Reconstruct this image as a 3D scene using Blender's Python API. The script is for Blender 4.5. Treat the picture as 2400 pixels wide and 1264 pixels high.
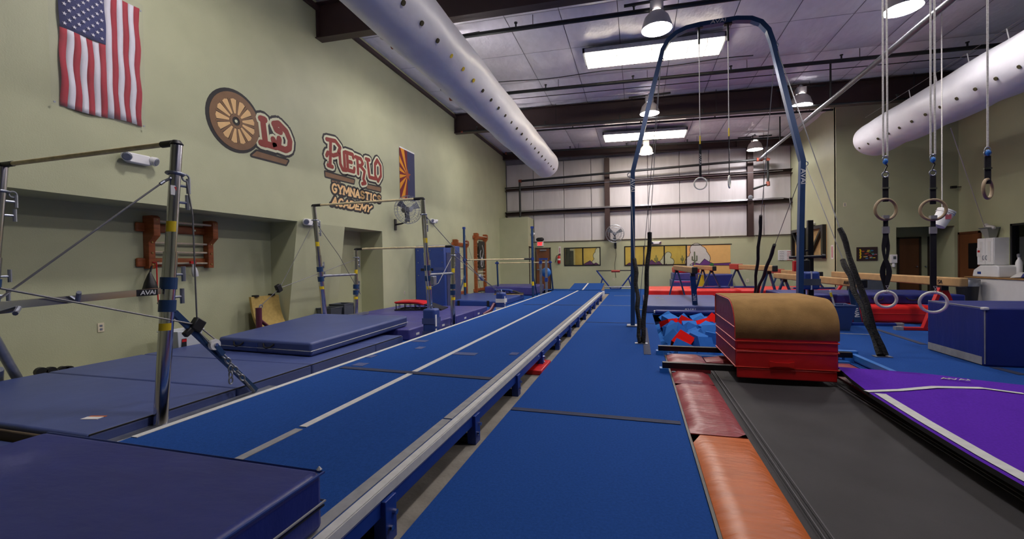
import bpy, math, random
import numpy as np
from mathutils import Vector, Matrix
random.seed(7)
S = bpy.context.scene
for o in list(bpy.data.objects):
    bpy.data.objects.remove(o, do_unlink=True)
COL = S.collection

# ------------------------------------------------------------------ camera
F = 1010.0; CX, CY = 1200.0, 632.0; H = 1.35
def _basis(vp=(1493, 613), roll=0.0124):
    d = np.array([(vp[0]-CX)/F, -(vp[1]-CY)/F, -1.0]); d /= np.linalg.norm(d)
    up = np.array([-roll, 1, 0.]); up -= d*up.dot(d); up /= np.linalg.norm(up)
    return np.array([np.cross(d, up), d, up])
RM = _basis()                       # camera axes -> room axes
CAM = np.array([0, 0, H])
def ray(px, py): return RM @ np.array([(px-CX)/F, -(py-CY)/F, -1.])
def onZ(px, py, z=0.): r = ray(px, py); return CAM + r*(z-CAM[2])/r[2]
def onX(px, py, x): r = ray(px, py); return CAM + r*(x-CAM[0])/r[0]
def onY(px, py, y): r = ray(px, py); return CAM + r*(y-CAM[1])/r[1]
cd = bpy.data.cameras.new('camera'); cam = bpy.data.objects.new('camera', cd); COL.objects.link(cam)
m = Matrix.Identity(4)
for i in range(3):
    for j in range(3): m[i][j] = RM[i, j]
m.translation = Vector(CAM); cam.matrix_world = m
cd.sensor_width = 36; cd.lens = 36*F/2400; cd.clip_start = .05; cd.clip_end = 100
S.camera = cam

# ------------------------------------------------------------------ world and exposure (the lamps and skylights stand in their own builders)
w = bpy.data.worlds.new('world'); S.world = w; w.use_nodes = True
w.node_tree.nodes['Background'].inputs[0].default_value = (.5, .55, .6, 1)
w.node_tree.nodes['Background'].inputs[1].default_value = .3
S.view_settings.view_transform = 'Standard'; S.view_settings.look = 'None'
S.view_settings.gamma = 1; S.view_settings.use_curve_mapping = False
S.view_settings.exposure = 1.02
LAMP_E = 60.0; SKY_E = 9.0
LAMP_Y = [4.1, 9.5, 14.8, 20.2]

# ------------------------------------------------------------------ helpers
def lin(c):
    c = c/255.; return c/12.92 if c <= .04045 else ((c+.055)/1.055)**2.4
def rgb(r, g, b): return (lin(r), lin(g), lin(b), 1)
MATS = {}
def mat(name, col, rough=.6, metal=0., var=.08, scale=6., bump=0., bscale=40., stretch=(1, 1, 1), emis=None, estr=0., coat=0., trans=0., spec=.5, c2=None, alpha=1.):
    if name in MATS: return MATS[name]
    m = bpy.data.materials.new(name); m.use_nodes = True; nt = m.node_tree; N = nt.nodes; L = nt.links
    b = N['Principled BSDF']; c = rgb(*col)
    b.inputs['Roughness'].default_value = rough; b.inputs['Metallic'].default_value = metal
    b.inputs['Coat Weight'].default_value = coat; b.inputs['Transmission Weight'].default_value = trans
    b.inputs['Specular IOR Level'].default_value = spec; b.inputs['Alpha'].default_value = alpha
    tc = N.new('ShaderNodeTexCoord'); mp = N.new('ShaderNodeMapping'); mp.inputs['Scale'].default_value = stretch
    L.new(tc.outputs['Object'], mp.inputs[0])
    if var > 0:
        no = N.new('ShaderNodeTexNoise'); no.inputs['Scale'].default_value = scale; no.inputs['Detail'].default_value = 5
        L.new(mp.outputs[0], no.inputs[0])
        rp = N.new('ShaderNodeValToRGB'); rp.color_ramp.elements[0].position = .3; rp.color_ramp.elements[1].position = .7
        d = rgb(*c2) if c2 else tuple(min(1, x*(1-var)) for x in c[:3])+(1,)
        e = c if c2 else tuple(min(1, x*(1+var)) for x in c[:3])+(1,)
        rp.color_ramp.elements[0].color = d; rp.color_ramp.elements[1].color = e
        L.new(no.outputs[0], rp.inputs[0]); L.new(rp.outputs[0], b.inputs['Base Color'])
    else: b.inputs['Base Color'].default_value = c
    if bump > 0:
        n2 = N.new('ShaderNodeTexNoise'); n2.inputs['Scale'].default_value = bscale; n2.inputs['Detail'].default_value = 4
        L.new(mp.outputs[0], n2.inputs[0])
        bp = N.new('ShaderNodeBump'); bp.inputs['Strength'].default_value = bump; bp.inputs['Distance'].default_value = .02
        L.new(n2.outputs[0], bp.inputs['Height']); L.new(bp.outputs[0], b.inputs['Normal'])
    if emis:
        b.inputs['Emission Color'].default_value = rgb(*emis); b.inputs['Emission Strength'].default_value = estr
    m.diffuse_color = c; MATS[name] = m
    return m

def V(*a): return np.array(a if len(a) > 1 else a[0], float)
def nrm(v): v = V(v); return v/max(1e-9, np.linalg.norm(v))
_lc = [0]
def LIFT(d):          # keeps overlapping painted strokes from sharing one plane
    _lc[0] += 1; return (_lc[0] % 17)*1.3e-4
def frame(axis):
    a = nrm(axis); t = V(0, 0, 1) if abs(a[2]) < .9 else V(1, 0, 0)
    u = nrm(np.cross(t, a)); return u, np.cross(a, u), a
class MB:
    def __init__(s): s.v = []; s.f = []
    def add(s, vs, fs):
        k = len(s.v); s.v += [tuple(map(float, p)) for p in vs]; s.f += [tuple(i+k for i in f) for f in fs]; return s
    def hexa(s, p):      # 8 points: bottom ring 0-3, top ring 4-7
        return s.add(p, [(3, 2, 1, 0), (4, 5, 6, 7), (0, 1, 5, 4), (1, 2, 6, 5), (2, 3, 7, 6), (3, 0, 4, 7)])
    def box(s, x0, x1, y0, y1, z0, z1):
        return s.hexa([(x0, y0, z0), (x1, y0, z0), (x1, y1, z0), (x0, y1, z0), (x0, y0, z1), (x1, y0, z1), (x1, y1, z1), (x0, y1, z1)])
    def obox(s, c, h, u, v, w):
        c = V(c); u, v, w = V(u)*h[0], V(v)*h[1], V(w)*h[2]
        return s.hexa([c-u-v-w, c+u-v-w, c+u+v-w, c-u+v-w, c-u-v+w, c+u-v+w, c+u+v+w, c-u+v+w])
    def bar(s, p0, p1, wd, ht, up=(0, 0, 1)):   # box beam between two points
        p0, p1 = V(p0), V(p1); a = nrm(p1-p0); u = nrm(np.cross(up, a)); w = np.cross(a, u)
        return s.obox((p0+p1)/2, (np.linalg.norm(p1-p0)/2, wd/2, ht/2), a, u, w)
    def tube(s, p0, p1, r, n=10, r2=None):
        p0, p1 = V(p0), V(p1); u, v, a = frame(p1-p0); r2 = r if r2 is None else r2
        A = [(math.cos(2*math.pi*i/n), math.sin(2*math.pi*i/n)) for i in range(n)]
        vs = [p0+r*(c*u+q*v) for c, q in A]+[p1+r2*(c*u+q*v) for c, q in A]
        fs = [(i, (i+1) % n, n+(i+1) % n, n+i) for i in range(n)]+[tuple(range(n-1, -1, -1)), tuple(range(n, 2*n))]
        return s.add(vs, fs)
    def path(s, pts, r, n=8, closed=False, sq=None):
        pts = [V(p) for p in pts]; k = len(pts); rings = []; u = None
        for i, p in enumerate(pts):
            t = nrm(pts[(i+1) % k]-pts[i-1]) if closed or 0 < i < k-1 else nrm(pts[1]-pts[0] if i == 0 else pts[-1]-pts[-2])
            if sq is not None: w = nrm(V(sq[2])-t*np.dot(sq[2], t)); uu = np.cross(t, w); rings.append([p+uu*a*sq[0]/2+w*b*sq[1]/2 for a, b in ((1, 1), (-1, 1), (-1, -1), (1, -1))]); continue
            if u is None: u = frame(t)[0]
            u = nrm(u-t*np.dot(u, t)); v = np.cross(t, u); rr = r[i] if isinstance(r, (list, tuple)) else r
            rings.append([p+rr*(math.cos(2*math.pi*j/n)*u+math.sin(2*math.pi*j/n)*v) for j in range(n)])
        n = len(rings[0]); vs = [q for R in rings for q in R]; fs = []
        for i in range(k if closed else k-1):
            a, b = i*n, ((i+1) % k)*n
            fs += [(a+j, a+(j+1) % n, b+(j+1) % n, b+j) for j in range(n)]
        if not closed: fs += [tuple(range(n-1, -1, -1)), tuple(range((k-1)*n, k*n))]
        return s.add(vs, fs)
    def torus(s, c, R, r, axis, n=28, m=8, e=1.):
        u, v, a = frame(axis); c = V(c)
        return s.path([c+R*(math.cos(2*math.pi*i/n)*u+e*math.sin(2*math.pi*i/n)*v) for i in range(n)], r, m, closed=True)
    def lathe(s, prof, c, axis=(0, 0, 1), n=20, cap=True):
        u, v, a = frame(axis); c = V(c); vs = []; fs = []
        for r, h in prof: vs += [c+a*h+r*(math.cos(2*math.pi*j/n)*u+math.sin(2*math.pi*j/n)*v) for j in range(n)]
        for i in range(len(prof)-1): fs += [(i*n+j, i*n+(j+1) % n, (i+1)*n+(j+1) % n, (i+1)*n+j) for j in range(n)]
        if cap: fs += [tuple(range(n-1, -1, -1)), tuple(range((len(prof)-1)*n, len(prof)*n))]
        return s.add(vs, fs)
    def prism(s, poly, o, u, v, w, d):          # 2D polygon in (u,v) at o, extruded d along w
        o, u, v, w = V(o), V(u), V(v), V(w); n = len(poly)
        vs = [o+u*a+v*b for a, b in poly]+[o+u*a+v*b+w*d for a, b in poly]
        return s.add(vs, [tuple(range(n-1, -1, -1)), tuple(range(n, 2*n))]+[(i, (i+1) % n, n+(i+1) % n, n+i) for i in range(n)])
    def strokes(s, lines, wd, o, u, v, w, d=.002):     # flat painted strokes of width wd
        h = wd/2; k = 0
        for L in lines:
            for (a0, b0), (a1, b1) in zip(L, L[1:]):
                t = V(a1-a0, b1-b0); l = np.linalg.norm(t)
                if l < 1e-6: continue
                t /= l; p = V(-t[1], t[0])*h; k += 1
                s.prism([(a0-p[0], b0-p[1]), (a1-p[0], b1-p[1]), (a1+p[0], b1+p[1]), (a0+p[0], b0+p[1])], o, u, v, w, d+LIFT(d))
            for a, b in L: s.prism([(a+h*math.cos(i*math.pi/4), b+h*math.sin(i*math.pi/4)) for i in range(8)], o, u, v, w, d+LIFT(d))
        return s
    def build(s, name, m, parent=None, smooth=False, bevel=0., seg=2, kind=None, label=None):
        me = bpy.data.meshes.new(name); off = WL.get(parent, V(0, 0, 0)) if parent else V(0, 0, 0)
        me.from_pydata([tuple(V(p)-off) for p in s.v], [], s.f); me.validate(); me.materials.append(m)
        import bmesh
        bm = bmesh.new(); bm.from_mesh(me); bmesh.ops.recalc_face_normals(bm, faces=bm.faces); bm.to_mesh(me); bm.free()
        if smooth:
            for p in me.polygons: p.use_smooth = True
            try: me.set_sharp_from_angle(angle=math.radians(40))
            except Exception: pass
        o = bpy.data.objects.new(name, me); COL.objects.link(o)
        if parent: o.parent = parent; WL[o] = off
        else: WL[o] = V(0, 0, 0)
        if bevel:
            b = o.modifiers.new('bevel', 'BEVEL'); b.width = bevel; b.segments = seg; b.limit_method = 'ANGLE'; b.angle_limit = math.radians(40)
            if not smooth:
                for p in me.polygons: p.use_smooth = True
                try: me.set_sharp_from_angle(angle=math.radians(75))
                except Exception: pass
        if kind: o['kind'] = kind
        if label: o['label'] = label
        return o
WL = {}
def thing(name, label, cat, loc=(0, 0, 0), group=None):
    o = bpy.data.objects.new(name, None); COL.objects.link(o); o.location = loc; WL[o] = V(loc); o.empty_display_size = .1
    o['label'] = label; o['category'] = cat
    if group: o['group'] = group
    return o
def tag(o, label, cat, group=None):
    o['label'] = label; o['category'] = cat
    if group: o['group'] = group
    return o
def dup(root, dx, label=None):
    r = root.copy(); COL.objects.link(r); r.location = V(root.location)+V(dx); WL[r] = WL[root]+V(dx)
    if label: r['label'] = label
    for ch in root.children:
        c = ch.copy(); COL.objects.link(c); c.parent = r
        for g in ch.children:
            d = g.copy(); COL.objects.link(d); d.parent = c
    return r
def part(name, mb, m, parent, **k): return mb.build(name, m, parent, **k)
def arc(cx, cy, rx, ry, a0, a1, n=8): return [(cx+rx*math.cos(math.radians(a0+(a1-a0)*i/n)), cy+ry*math.sin(math.radians(a0+(a1-a0)*i/n))) for i in range(n+1)]
FONT = {
 'A': [[(0, 0), (.5, 1), (1, 0)], [(.2, .33), (.8, .33)]], 'C': [arc(.52, .5, .48, .5, 50, 310, 12)],
 'D': [[(0, 0), (0, 1)], [(0, 1)]+arc(.3, .5, .7, .5, 90, -90, 10)+[(0, 0)]], 'E': [[(.95, .95), (.1, 1), (.1, 0), (.95, .05)], [(.1, .5), (.7, .5)]],
 'G': [arc(.52, .5, .48, .5, 50, 330, 12)+[(.95, .45), (.6, .45)]], 'I': [[(.5, 0), (.5, 1)]], 'L': [[(.1, 1), (.1, 0), (1, .02)]],
 'M': [[(0, 0), (.08, 1), (.5, .25), (.92, 1), (1, 0)]], 'N': [[(.05, 0), (.05, 1), (.95, 0), (.95, 1)]], 'O': [arc(.5, .5, .5, .5, 0, 360, 16)],
 'P': [[(.1, 0), (.1, 1)]+arc(.45, .73, .5, .27, 90, -90, 8)+[(.1, .46)]], 'B': [[(.1, 0), (.1, 1)]+arc(.45, .76, .4, .24, 90, -90, 8)+[(.1, .52)], [(.1, .52)]+arc(.5, .26, .45, .26, 90, -90, 8)+[(.1, 0)]],
 'S': [arc(.5, .74, .42, .26, 30, 270, 8)+arc(.5, .24, .45, .24, 90, -150, 8)[1:]], 'T': [[(0, 1), (1, 1)], [(.5, 1), (.5, 0)]],
 'U': [[(.05, 1), (.05, .35)]+arc(.5, .35, .45, .35, 180, 360, 8)+[(.95, 1)]], 'V': [[(0, 1), (.5, 0), (1, 1)]], 'W': [[(0, 1), (.25, 0), (.5, .8), (.75, 0), (1, 1)]],
 'X': [[(0, 0), (1, 1)], [(0, 1), (1, 0)]], 'Y': [[(0, 1), (.5, .5), (1, 1)], [(.5, .5), (.5, 0)]], 'R': [[(.1, 0), (.1, 1)]+arc(.45, .76, .42, .24, 90, -90, 8)+[(.1, .52)], [(.45, .52), (1, 0)]],
}
SERIF = {'L': [(.1, 1), (.1, 0)], 'D': [(0, 1), (0, 0)], 'P': [(.1, 1), (.1, 0)], 'U': [(.05, 1), (.95, 1)], 'E': [], 'B': [], 'A': [(0, 0), (1, 0)], 'I': [(.5, 0), (.5, 1)], 'M': [(0, 0), (1, 0)], 'N': [(.05, 0), (.95, 1)], 'T': [(.5, 0)], 'Y': [(0, 1), (1, 1), (.5, 0)]}
def text2d(txt, wd, ht, gap=.28, slant=0., serif=0.):
    n = len(txt); cw = [.35 if c == 'I' else (1.25 if c in 'MW' else 1.) for c in txt]; tot = sum(cw)+gap*(n-1); k = wd/tot; x = 0; out = []
    for c, q in zip(txt, cw):
        for L in FONT.get(c, []): out.append([((x+a*q)*k+slant*b*ht, b*ht) for a, b in L])
        for a, b in (SERIF.get(c, []) if serif else []): out.append([((x+a*q)*k-serif, b*ht), ((x+a*q)*k+serif, b*ht)])
        x += q+gap
    return out
def logo(parent, o, u, v, wd, ht, m, txt='AVAI', name='logo_print', sw=None, slant=.12):
    u, v = nrm(u), nrm(v); w = np.cross(u, v)
    return MB().strokes(text2d(txt, wd, ht, .12, slant), sw or ht*.2, V(o)-u*wd/2-v*ht/2-w*.001, u, v, w, .004).build(name, m, parent)
# ------------------------------------------------------------------ materials
M = {}
M['wall'] = mat('olive_paint', (178, 181, 146), .55, var=.05, scale=1.5, bump=.12, bscale=60)
M['niche'] = mat('olive_grey_paint', (172, 176, 142), .6, var=.06, scale=1.2, bump=.12, bscale=60)
M['concrete'] = mat('concrete', (138, 132, 120), .8, var=.2, scale=5, bump=.2)
M['carpet'] = mat('blue_carpet', (34, 76, 146), .95, var=.14, scale=60, bump=.35, bscale=220, spec=.1)
M['runway'] = mat('blue_runway_carpet', (34, 75, 144), .95, var=.14, scale=70, bump=.35, bscale=240, spec=.1)
M['velcro'] = mat('dark_tape', (42, 50, 78), .8, var=.15)
M['tape'] = mat('white_tape', (205, 205, 200), .7, var=.08, scale=15)
M['gtape'] = mat('grey_tape', (150, 150, 150), .7, var=.12, scale=15)
M['navy'] = mat('navy_vinyl', (30, 42, 118), .42, var=.08, scale=3, bump=.25, bscale=5, stretch=(1, 2.5, 1))
M['blue_vinyl'] = mat('blue_vinyl', (46, 70, 138), .4, var=.08, scale=3, bump=.2, bscale=6)
M['dull_vinyl'] = mat('dull_blue_vinyl', (66, 80, 132), .45, var=.1, scale=2, bump=.2, bscale=4)
M['purple_vinyl'] = mat('purple_blue_vinyl', (70, 68, 136), .42, var=.08, scale=3, bump=.25, bscale=6)
M['red_vinyl'] = mat('red_vinyl', (212, 32, 34), .38, var=.08, scale=4, bump=.22, bscale=7)
M['bright_red'] = mat('bright_red_vinyl', (222, 34, 30), .4, var=.05, scale=3, bump=.15, bscale=6)
M['maroon'] = mat('maroon_vinyl', (140, 34, 48), .4, var=.1, scale=5, bump=.5, bscale=9, stretch=(1, 6, 1))
M['pad_red'] = mat('faded_red_pad', (146, 50, 56), .34, var=.1, scale=4, bump=.6, bscale=7, stretch=(1, 5, 1))
M['pad_orange'] = mat('orange_pad', (192, 92, 6), .38, var=.1, scale=3, bump=.4, bscale=5, stretch=(1, 4, 1))
M['piping'] = mat('red_piping', (215, 60, 45), .4, var=0)
M['suede'] = mat('tan_suede', (160, 126, 78), .95, var=.16, scale=7, bump=.2, bscale=120, spec=.1)
M['bed'] = mat('black_trampoline_bed', (52, 50, 50), .75, var=.2, scale=2.5, bump=.3, bscale=300)
M['purple'] = mat('purple_carpet', (92, 40, 170), .95, var=.12, scale=60, bump=.3, bscale=220, spec=.1)
M['black_foam'] = mat('black_foam', (24, 24, 24), .9, var=.1)
M['black'] = mat('black_plastic', (20, 20, 22), .45, var=.05)
M['black_paint'] = mat('black_painted_steel', (16, 16, 20), .3, var=.05)
M['tape_black'] = mat('black_wrapped_tape', (13, 13, 14), .42, var=.3, scale=30, bump=.9, bscale=30, stretch=(1, 1, 3), spec=.2)
M['chrome'] = mat('chrome_steel', (205, 205, 212), .14, 1., var=.04)
M['galv'] = mat('galvanised_steel', (150, 155, 165), .4, .8, var=.15, scale=10)
M['steelblue'] = mat('blue_painted_steel', (40, 70, 112), .35, .2, var=.08)
M['royal'] = mat('royal_blue_steel', (30, 60, 140), .35, .1, var=.06)
M['skyblue'] = mat('bright_blue_steel', (50, 120, 200), .4, var=.06)
M['maroonsteel'] = mat('maroon_painted_steel', (96, 44, 62), .4, .2, var=.08)
M['bar'] = mat('chalky_wood_bar', (216, 200, 156), .7, var=.18, scale=12)
M['wood'] = mat('varnished_brown_wood', (150, 80, 38), .4, var=.25, scale=5, stretch=(1, 1, 6))
M['dowel'] = mat('pale_dowel', (198, 184, 160), .5, var=.1)
M['beamtan'] = mat('beam_tan_suede', (176, 140, 92), .8, var=.1, scale=6)
M['beamred'] = mat('beam_red_pad', (160, 48, 40), .5, var=.08)
M['brown_steel'] = mat('dark_brown_steel', (62, 44, 42), .5, .1, var=.08)
M['film'] = mat('white_insulation_film', (234, 232, 240), .3, var=.05, scale=3, bump=.7, bscale=5, stretch=(2, 1, 1))
M['wallfilm'] = mat('white_wall_insulation', (206, 202, 204), .45, var=.05, scale=2, bump=.25, bscale=5, stretch=(3, 1, .4))
M['seam'] = mat('insulation_seam', (150, 148, 158), .5, var=.1)
M['duct'] = mat('white_duct_fabric', (226, 226, 230), .42, var=.05, scale=3, bump=.6, bscale=2.6, stretch=(1, .7, 1))
M['hole'] = mat('dark_olive_hole', (66, 60, 30), .8, var=0)
M['yellow'] = mat('yellow_label', (226, 196, 30), .5, var=.05)
M['white'] = mat('white_plastic', (225, 225, 225), .4, var=.03)
M['paper'] = mat('white_paper', (215, 213, 210), .7, var=.03)
M['red'] = mat('red_paint', (190, 24, 28), .4, var=.05)
M['pipe'] = mat('dark_sprinkler_pipe', (44, 46, 46), .45, .3, var=.1)
M['pipesilver'] = mat('grey_steel_pipe', (120, 122, 128), .35, .7, var=.1)
M['copper'] = mat('red_oxide_fitting', (130, 62, 44), .5, var=.1)
M['conduit'] = mat('silver_conduit', (175, 175, 178), .35, .8, var=.05)
M['door'] = mat('brown_door', (110, 66, 36), .45, var=.18, scale=3, stretch=(1, 1, .15))
M['doorframe'] = mat('dark_door_frame', (50, 38, 32), .5, var=.05)
M['glass'] = mat('window_glass', (240, 245, 240), .02, var=0, trans=1., spec=.5)
M['sheet'] = mat('clear_plastic_sheet', (235, 235, 235), .12, var=0, alpha=.03)
M['tan_panel'] = mat('tan_board', (176, 146, 96), .7, var=.1)
M['gold'] = mat('gold_velour', (176, 150, 84), .9, var=.12, scale=20)
M['bin'] = mat('grey_bin_plastic', (78, 84, 92), .5, var=.08)
M['bluebin'] = mat('blue_bin_plastic', (52, 72, 120), .45, var=.06)
M['whitebin'] = mat('white_bin_plastic', (205, 210, 212), .4, var=.04)
M['foamblue'] = mat('blue_foam', (52, 112, 190), .95, var=.06, scale=12, bump=.2, bscale=120, spec=.1)
M['foamred'] = mat('red_foam', (226, 28, 22), .95, var=.06, scale=12, bump=.2, bscale=120, spec=.1)
M['cable'] = mat('steel_cable', (120, 120, 122), .4, .5, var=.05)
M['rope'] = mat('white_rope', (205, 202, 196), .8, var=.2, scale=80)
M['ringwood'] = mat('wooden_ring', (168, 146, 112), .5, var=.15)
M['ringwhite'] = mat('cream_ring', (236, 236, 222), .45, var=.05)
M['strap'] = mat('black_webbing', (22, 22, 26), .8, var=.1)
M['mural_black'] = mat('mural_black', (38, 36, 36), .6, var=.05)
M['mural_cream'] = mat('mural_cream', (214, 214, 180), .6, var=.04)
M['mural_red'] = mat('mural_brick_red', (140, 50, 38), .6, var=.08)
M['mural_brown'] = mat('mural_brown', (128, 96, 66), .6, var=.08)
M['mural_tan'] = mat('mural_tan', (226, 186, 128), .6, var=.05)
M['sky_tan'] = mat('mural_yellow_tan', (206, 176, 92), .6, var=.05)
M['sky_tan2'] = mat('mural_peach', (222, 176, 104), .6, var=.04)
M['mtn'] = mat('mural_purple', (98, 48, 120), .6, var=.06)
M['cloud'] = mat('mural_cloud_grey', (196, 196, 190), .6, var=.04)
M['cactus'] = mat('mural_grey_green', (92, 104, 78), .6, var=.05)
M['green'] = mat('mural_green', (34, 122, 56), .6, var=.05)
M['flag_red'] = mat('flag_red_cloth', (172, 28, 48), .8, var=.06, bump=.15, bscale=20)
M['flag_white'] = mat('flag_white_cloth', (226, 224, 232), .8, var=.04, bump=.15, bscale=20)
M['flag_blue'] = mat('flag_blue_cloth', (44, 50, 108), .8, var=.06)
M['az_yellow'] = mat('flag_yellow_cloth', (226, 150, 30), .8, var=.05)
M['az_red'] = mat('flag_maroon_cloth', (120, 34, 40), .8, var=.05)
M['az_blue'] = mat('flag_slate_cloth', (58, 62, 94), .8, var=.05)
M['az_star'] = mat('flag_copper_cloth', (170, 84, 40), .8, var=.05)
M['lampglow'] = mat('lamp_glow', (255, 250, 245), .5, var=0, emis=(255, 248, 250), estr=LAMP_E)
M['skyglow'] = mat('skylight_glow', (255, 250, 240), .5, var=0, emis=(255, 240, 214), estr=SKY_E)
M['lampshell'] = mat('lamp_shell', (196, 192, 188), .4, .2, var=.04)
M['exitred'] = mat('exit_red', (235, 40, 45), .5, var=0, emis=(235, 40, 45), estr=.6)

# ------------------------------------------------------------------ the shell
XW, XN, YB, XR, YE, XS = -6.7, -7.4, 22.0, 10.1, 17.6, 6.69
YF = -5.0
def ceil(x): return 7.15-.032*(x+6.7)
ST = 'structure'
# pit and trampoline opening
PX0, PX1, PY0, PY1 = .36, 2.6, .2, 11.6
mb = MB()
for x0, x1, y0, y1 in ((-9, PX0, YF-.3, 24), (PX1, 12, YF-.3, 24), (PX0, PX1, YF-.3, PY0), (PX0, PX1, PY1, 24)): mb.box(x0, x1, y0, y1, -.2, -.03)
floor = mb.build('floor', M['concrete'], kind=ST)
mb = MB().box(PX0-.02, PX1+.02, PY0, PY1, -1.3, -1.25)
for a in ((PX0-.04, PX0, PY0, PY1), (PX1, PX1+.04, PY0, PY1), (PX0, PX1, PY0-.04, PY0), (PX0, PX1, PY1, PY1+.04)): mb.box(*a, -1.3, -.031)
mb.build('pit_lining', mat('pit_navy_lining', (24, 34, 78), .6), floor)
for a in ((-1.14, PX0, YF, 21.98), (PX1, 10.08, YF, YE-.02), (PX0, PX1, PY1, 21.98), (PX1, XS-.02, YE-.02, 21.98), (-5.2, -1.14, 18.9, 21.98), (-6.68, -3.3, 6.3, 20.88), (PX0, PX1, YF, PY0)):
    MB().box(*a, -.03, 0).build('floor_carpet', M['carpet'], floor)
# tape over the carpet seams
def seam(p0, p1, w=.09, m='velcro', z=0., par=None, nm='seam_tape'):
    p0, p1 = V(p0[0], p0[1], z+.003), V(p1[0], p1[1], z+.003)
    return MB().bar(p0, p1, w, .006).build(nm, M[m], par or floor)
a = onZ(1178, 957); seam((-1.13, a[1]), (.33, a[1]-.02), .075)
seam((-1.13, 9.75), (.34, 9.75), .03); seam((-1.13, 13.6), (.3, 13.6), .03, 'gtape')
seam((-.9, 17.6), (-.2, 17.6), .05, 'gtape')
seam((.13, 6.5), (.13, 9.1), .1, 'velcro')
a, b = onZ(2040, 768), onZ(2165, 808); seam(a, b, .09)
a, b = onZ(1950, 816), onZ(1995, 838); seam(a, b, .09)
a, b = onZ(1960, 782), onZ(2065, 786); seam(a, b, .03, 'gtape')
a, b = onZ(2330, 862), onZ(2400, 880); seam(a, b, .1)

# left wall with its two niches and the tapered pier
mb = MB()
mb.box(XN-.2, XW, YF, 22.2, 2.29, 7.3)
mb.box(XN-.2, XN, YF, 10.4, -.03, 2.3)
mb.box(XN-.2, XW, 10.37, 22.2, -.03, 2.29)
mb.box(XN, XW, YF, .2, -.03, 2.29)
mb.hexa([(XN-.1, 7.3, -.03), (-7.02, 7.3, -.03), (-7.02, 8.8, -.03), (XN-.1, 8.8, -.03), (XN-.1, 7.3, 2.29), (XW, 7.3, 2.29), (XW, 8.8, 2.29), (XN-.1, 8.8, 2.29)])
wall_left = mb.build('wall_left', M['wall'], kind=ST)
mb = MB().box(XW-.05, -5.2, 20.9, 22.1, -.03, 3.66)
mb.build('wall_corner_box', M['wall'], kind=ST)

# back wall: green below with window openings, white insulation above
W1 = (-3.59, -1.75, 1.17, 2.11); W2 = (-.6, 2.28, 1.14, 2.11)
mb = MB()
for x0, x1, z0, z1 in ((-5.3, W1[0], -.03, 2.42), (W1[0], W1[1], -.03, W1[2]), (W1[0], W1[1], W1[3], 2.42), (W1[1], W2[0], -.03, 2.42), (W2[0], W2[1], -.03, W2[2]), (W2[0], W2[1], W2[3], 2.42), (W2[1], XS+.2, -.03, 2.42)):
    mb.box(x0, x1, YB, YB+.12, z0, z1)
wall_back = mb.build('wall_back', M['wall'], kind=ST)
MB().box(-7.5, XS+.2, YB+.25, YB+.4, 2.3, 7.3).build('wall_back_upper', M['seam'], kind=ST)
wbu = bpy.data.objects['wall_back_upper']
ge = onY(1500, 487, YB)[2]; gu = onY(1500, 424, YB)[2]
cols = [onY(1423, 450, YB)[0], onY(1758, 450, YB)[0]]
xs = [-6.66, -5.2, onY(1321, 520, YB)[0], -2.2, cols[0]-.02, .55, 2.0, 3.3, cols[1], 5.6, XS]
rows = [2.44, ge, gu, 6.6]
for i in range(len(xs)-1):
    for j in range(3):
        if xs[i+1] < -5.1 and j == 0: z0 = 3.6
        else: z0 = rows[j]
        MB().box(xs[i]+.008, xs[i+1]-.008, YB+.14, YB+.26, z0+.01, rows[j+1]-.01).build('insulation_panel', M['wallfilm'], wbu, bevel=.03)
for z, h in ((ge, .2), (gu, .2)):
    mb = MB().box(-6.7, XS, YB-.06, YB+.14, z-h/2, z-h/2+.02).box(-6.7, XS, YB+.12, YB+.14, z-h/2, z+h/2).box(-6.7, XS, YB-.06, YB+.12, z+h/2-.02, z+h/2)
    mb.build('wall_girt', M['brown_steel'], wbu)
for x in cols:
    mb = MB().box(x-.12, x+.12, YB-.1, YB-.085, 2.43, 6.5).box(x-.12, x+.12, YB+.125, YB+.14, 2.43, 6.5).box(x-.01, x+.01, YB-.085, YB+.125, 2.43, 6.5)
    mb.build('steel_column', M['brown_steel'], wbu)
mb = MB()
for i in range(8): mb.bar(V(-5.2+i*1.49, YB-.01, 2.435), V(-5.2+(i+1)*1.49-.05, YB-.01, 2.435+random.uniform(-.01, .01)), .05, .025)
mb.build('wall_cap_trim', M['brown_steel'], wall_back)

# right side walls
mb = MB().box(XS, XS+.2, YE+.05, YB+.3, -.03, 7)
mb.build('wall_side', M['wall'], kind=ST)
AX0, AX1, AZ = 8.41, 9.99, 2.35
mb = MB().box(XS, AX0, YE, YE+.15, -.03, 7).box(AX0, AX1, YE, YE+.15, AZ, 7).box(AX1, XR+.2, YE, YE+.15, -.03, 7)
mb.build('wall_end', M['wall'], kind=ST)
mb = MB().box(AX0-.1, AX1+.1, YE+1.2, YE+1.3, -.03, AZ+.1).box(AX0-.1, AX0, YE+.15, YE+1.2, -.03, AZ+.1).box(AX1, AX1+.1, YE+.15, YE+1.2, -.03, AZ+.1).box(AX0-.1, AX1+.1, YE+.15, YE+1.3, AZ+.1, AZ+.2)
mb.build('wall_alcove', M['wall'], kind=ST)
WR = (14.0, 15.54, .67, 2.23)
mb = MB().box(XR, XR+.15, YF, WR[0], -.03, 7).box(XR, XR+.15, WR[1], YE, -.03, 7).box(XR, XR+.15, WR[0], WR[1], -.03, WR[2]).box(XR, XR+.15, WR[0], WR[1], WR[3], 7)
mb.build('wall_right', M['wall'], kind=ST)
MB().box(-9, 12, YF-.2, YF, -.03, 7.4).build('wall_front', M['wall'], kind=ST)
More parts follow.
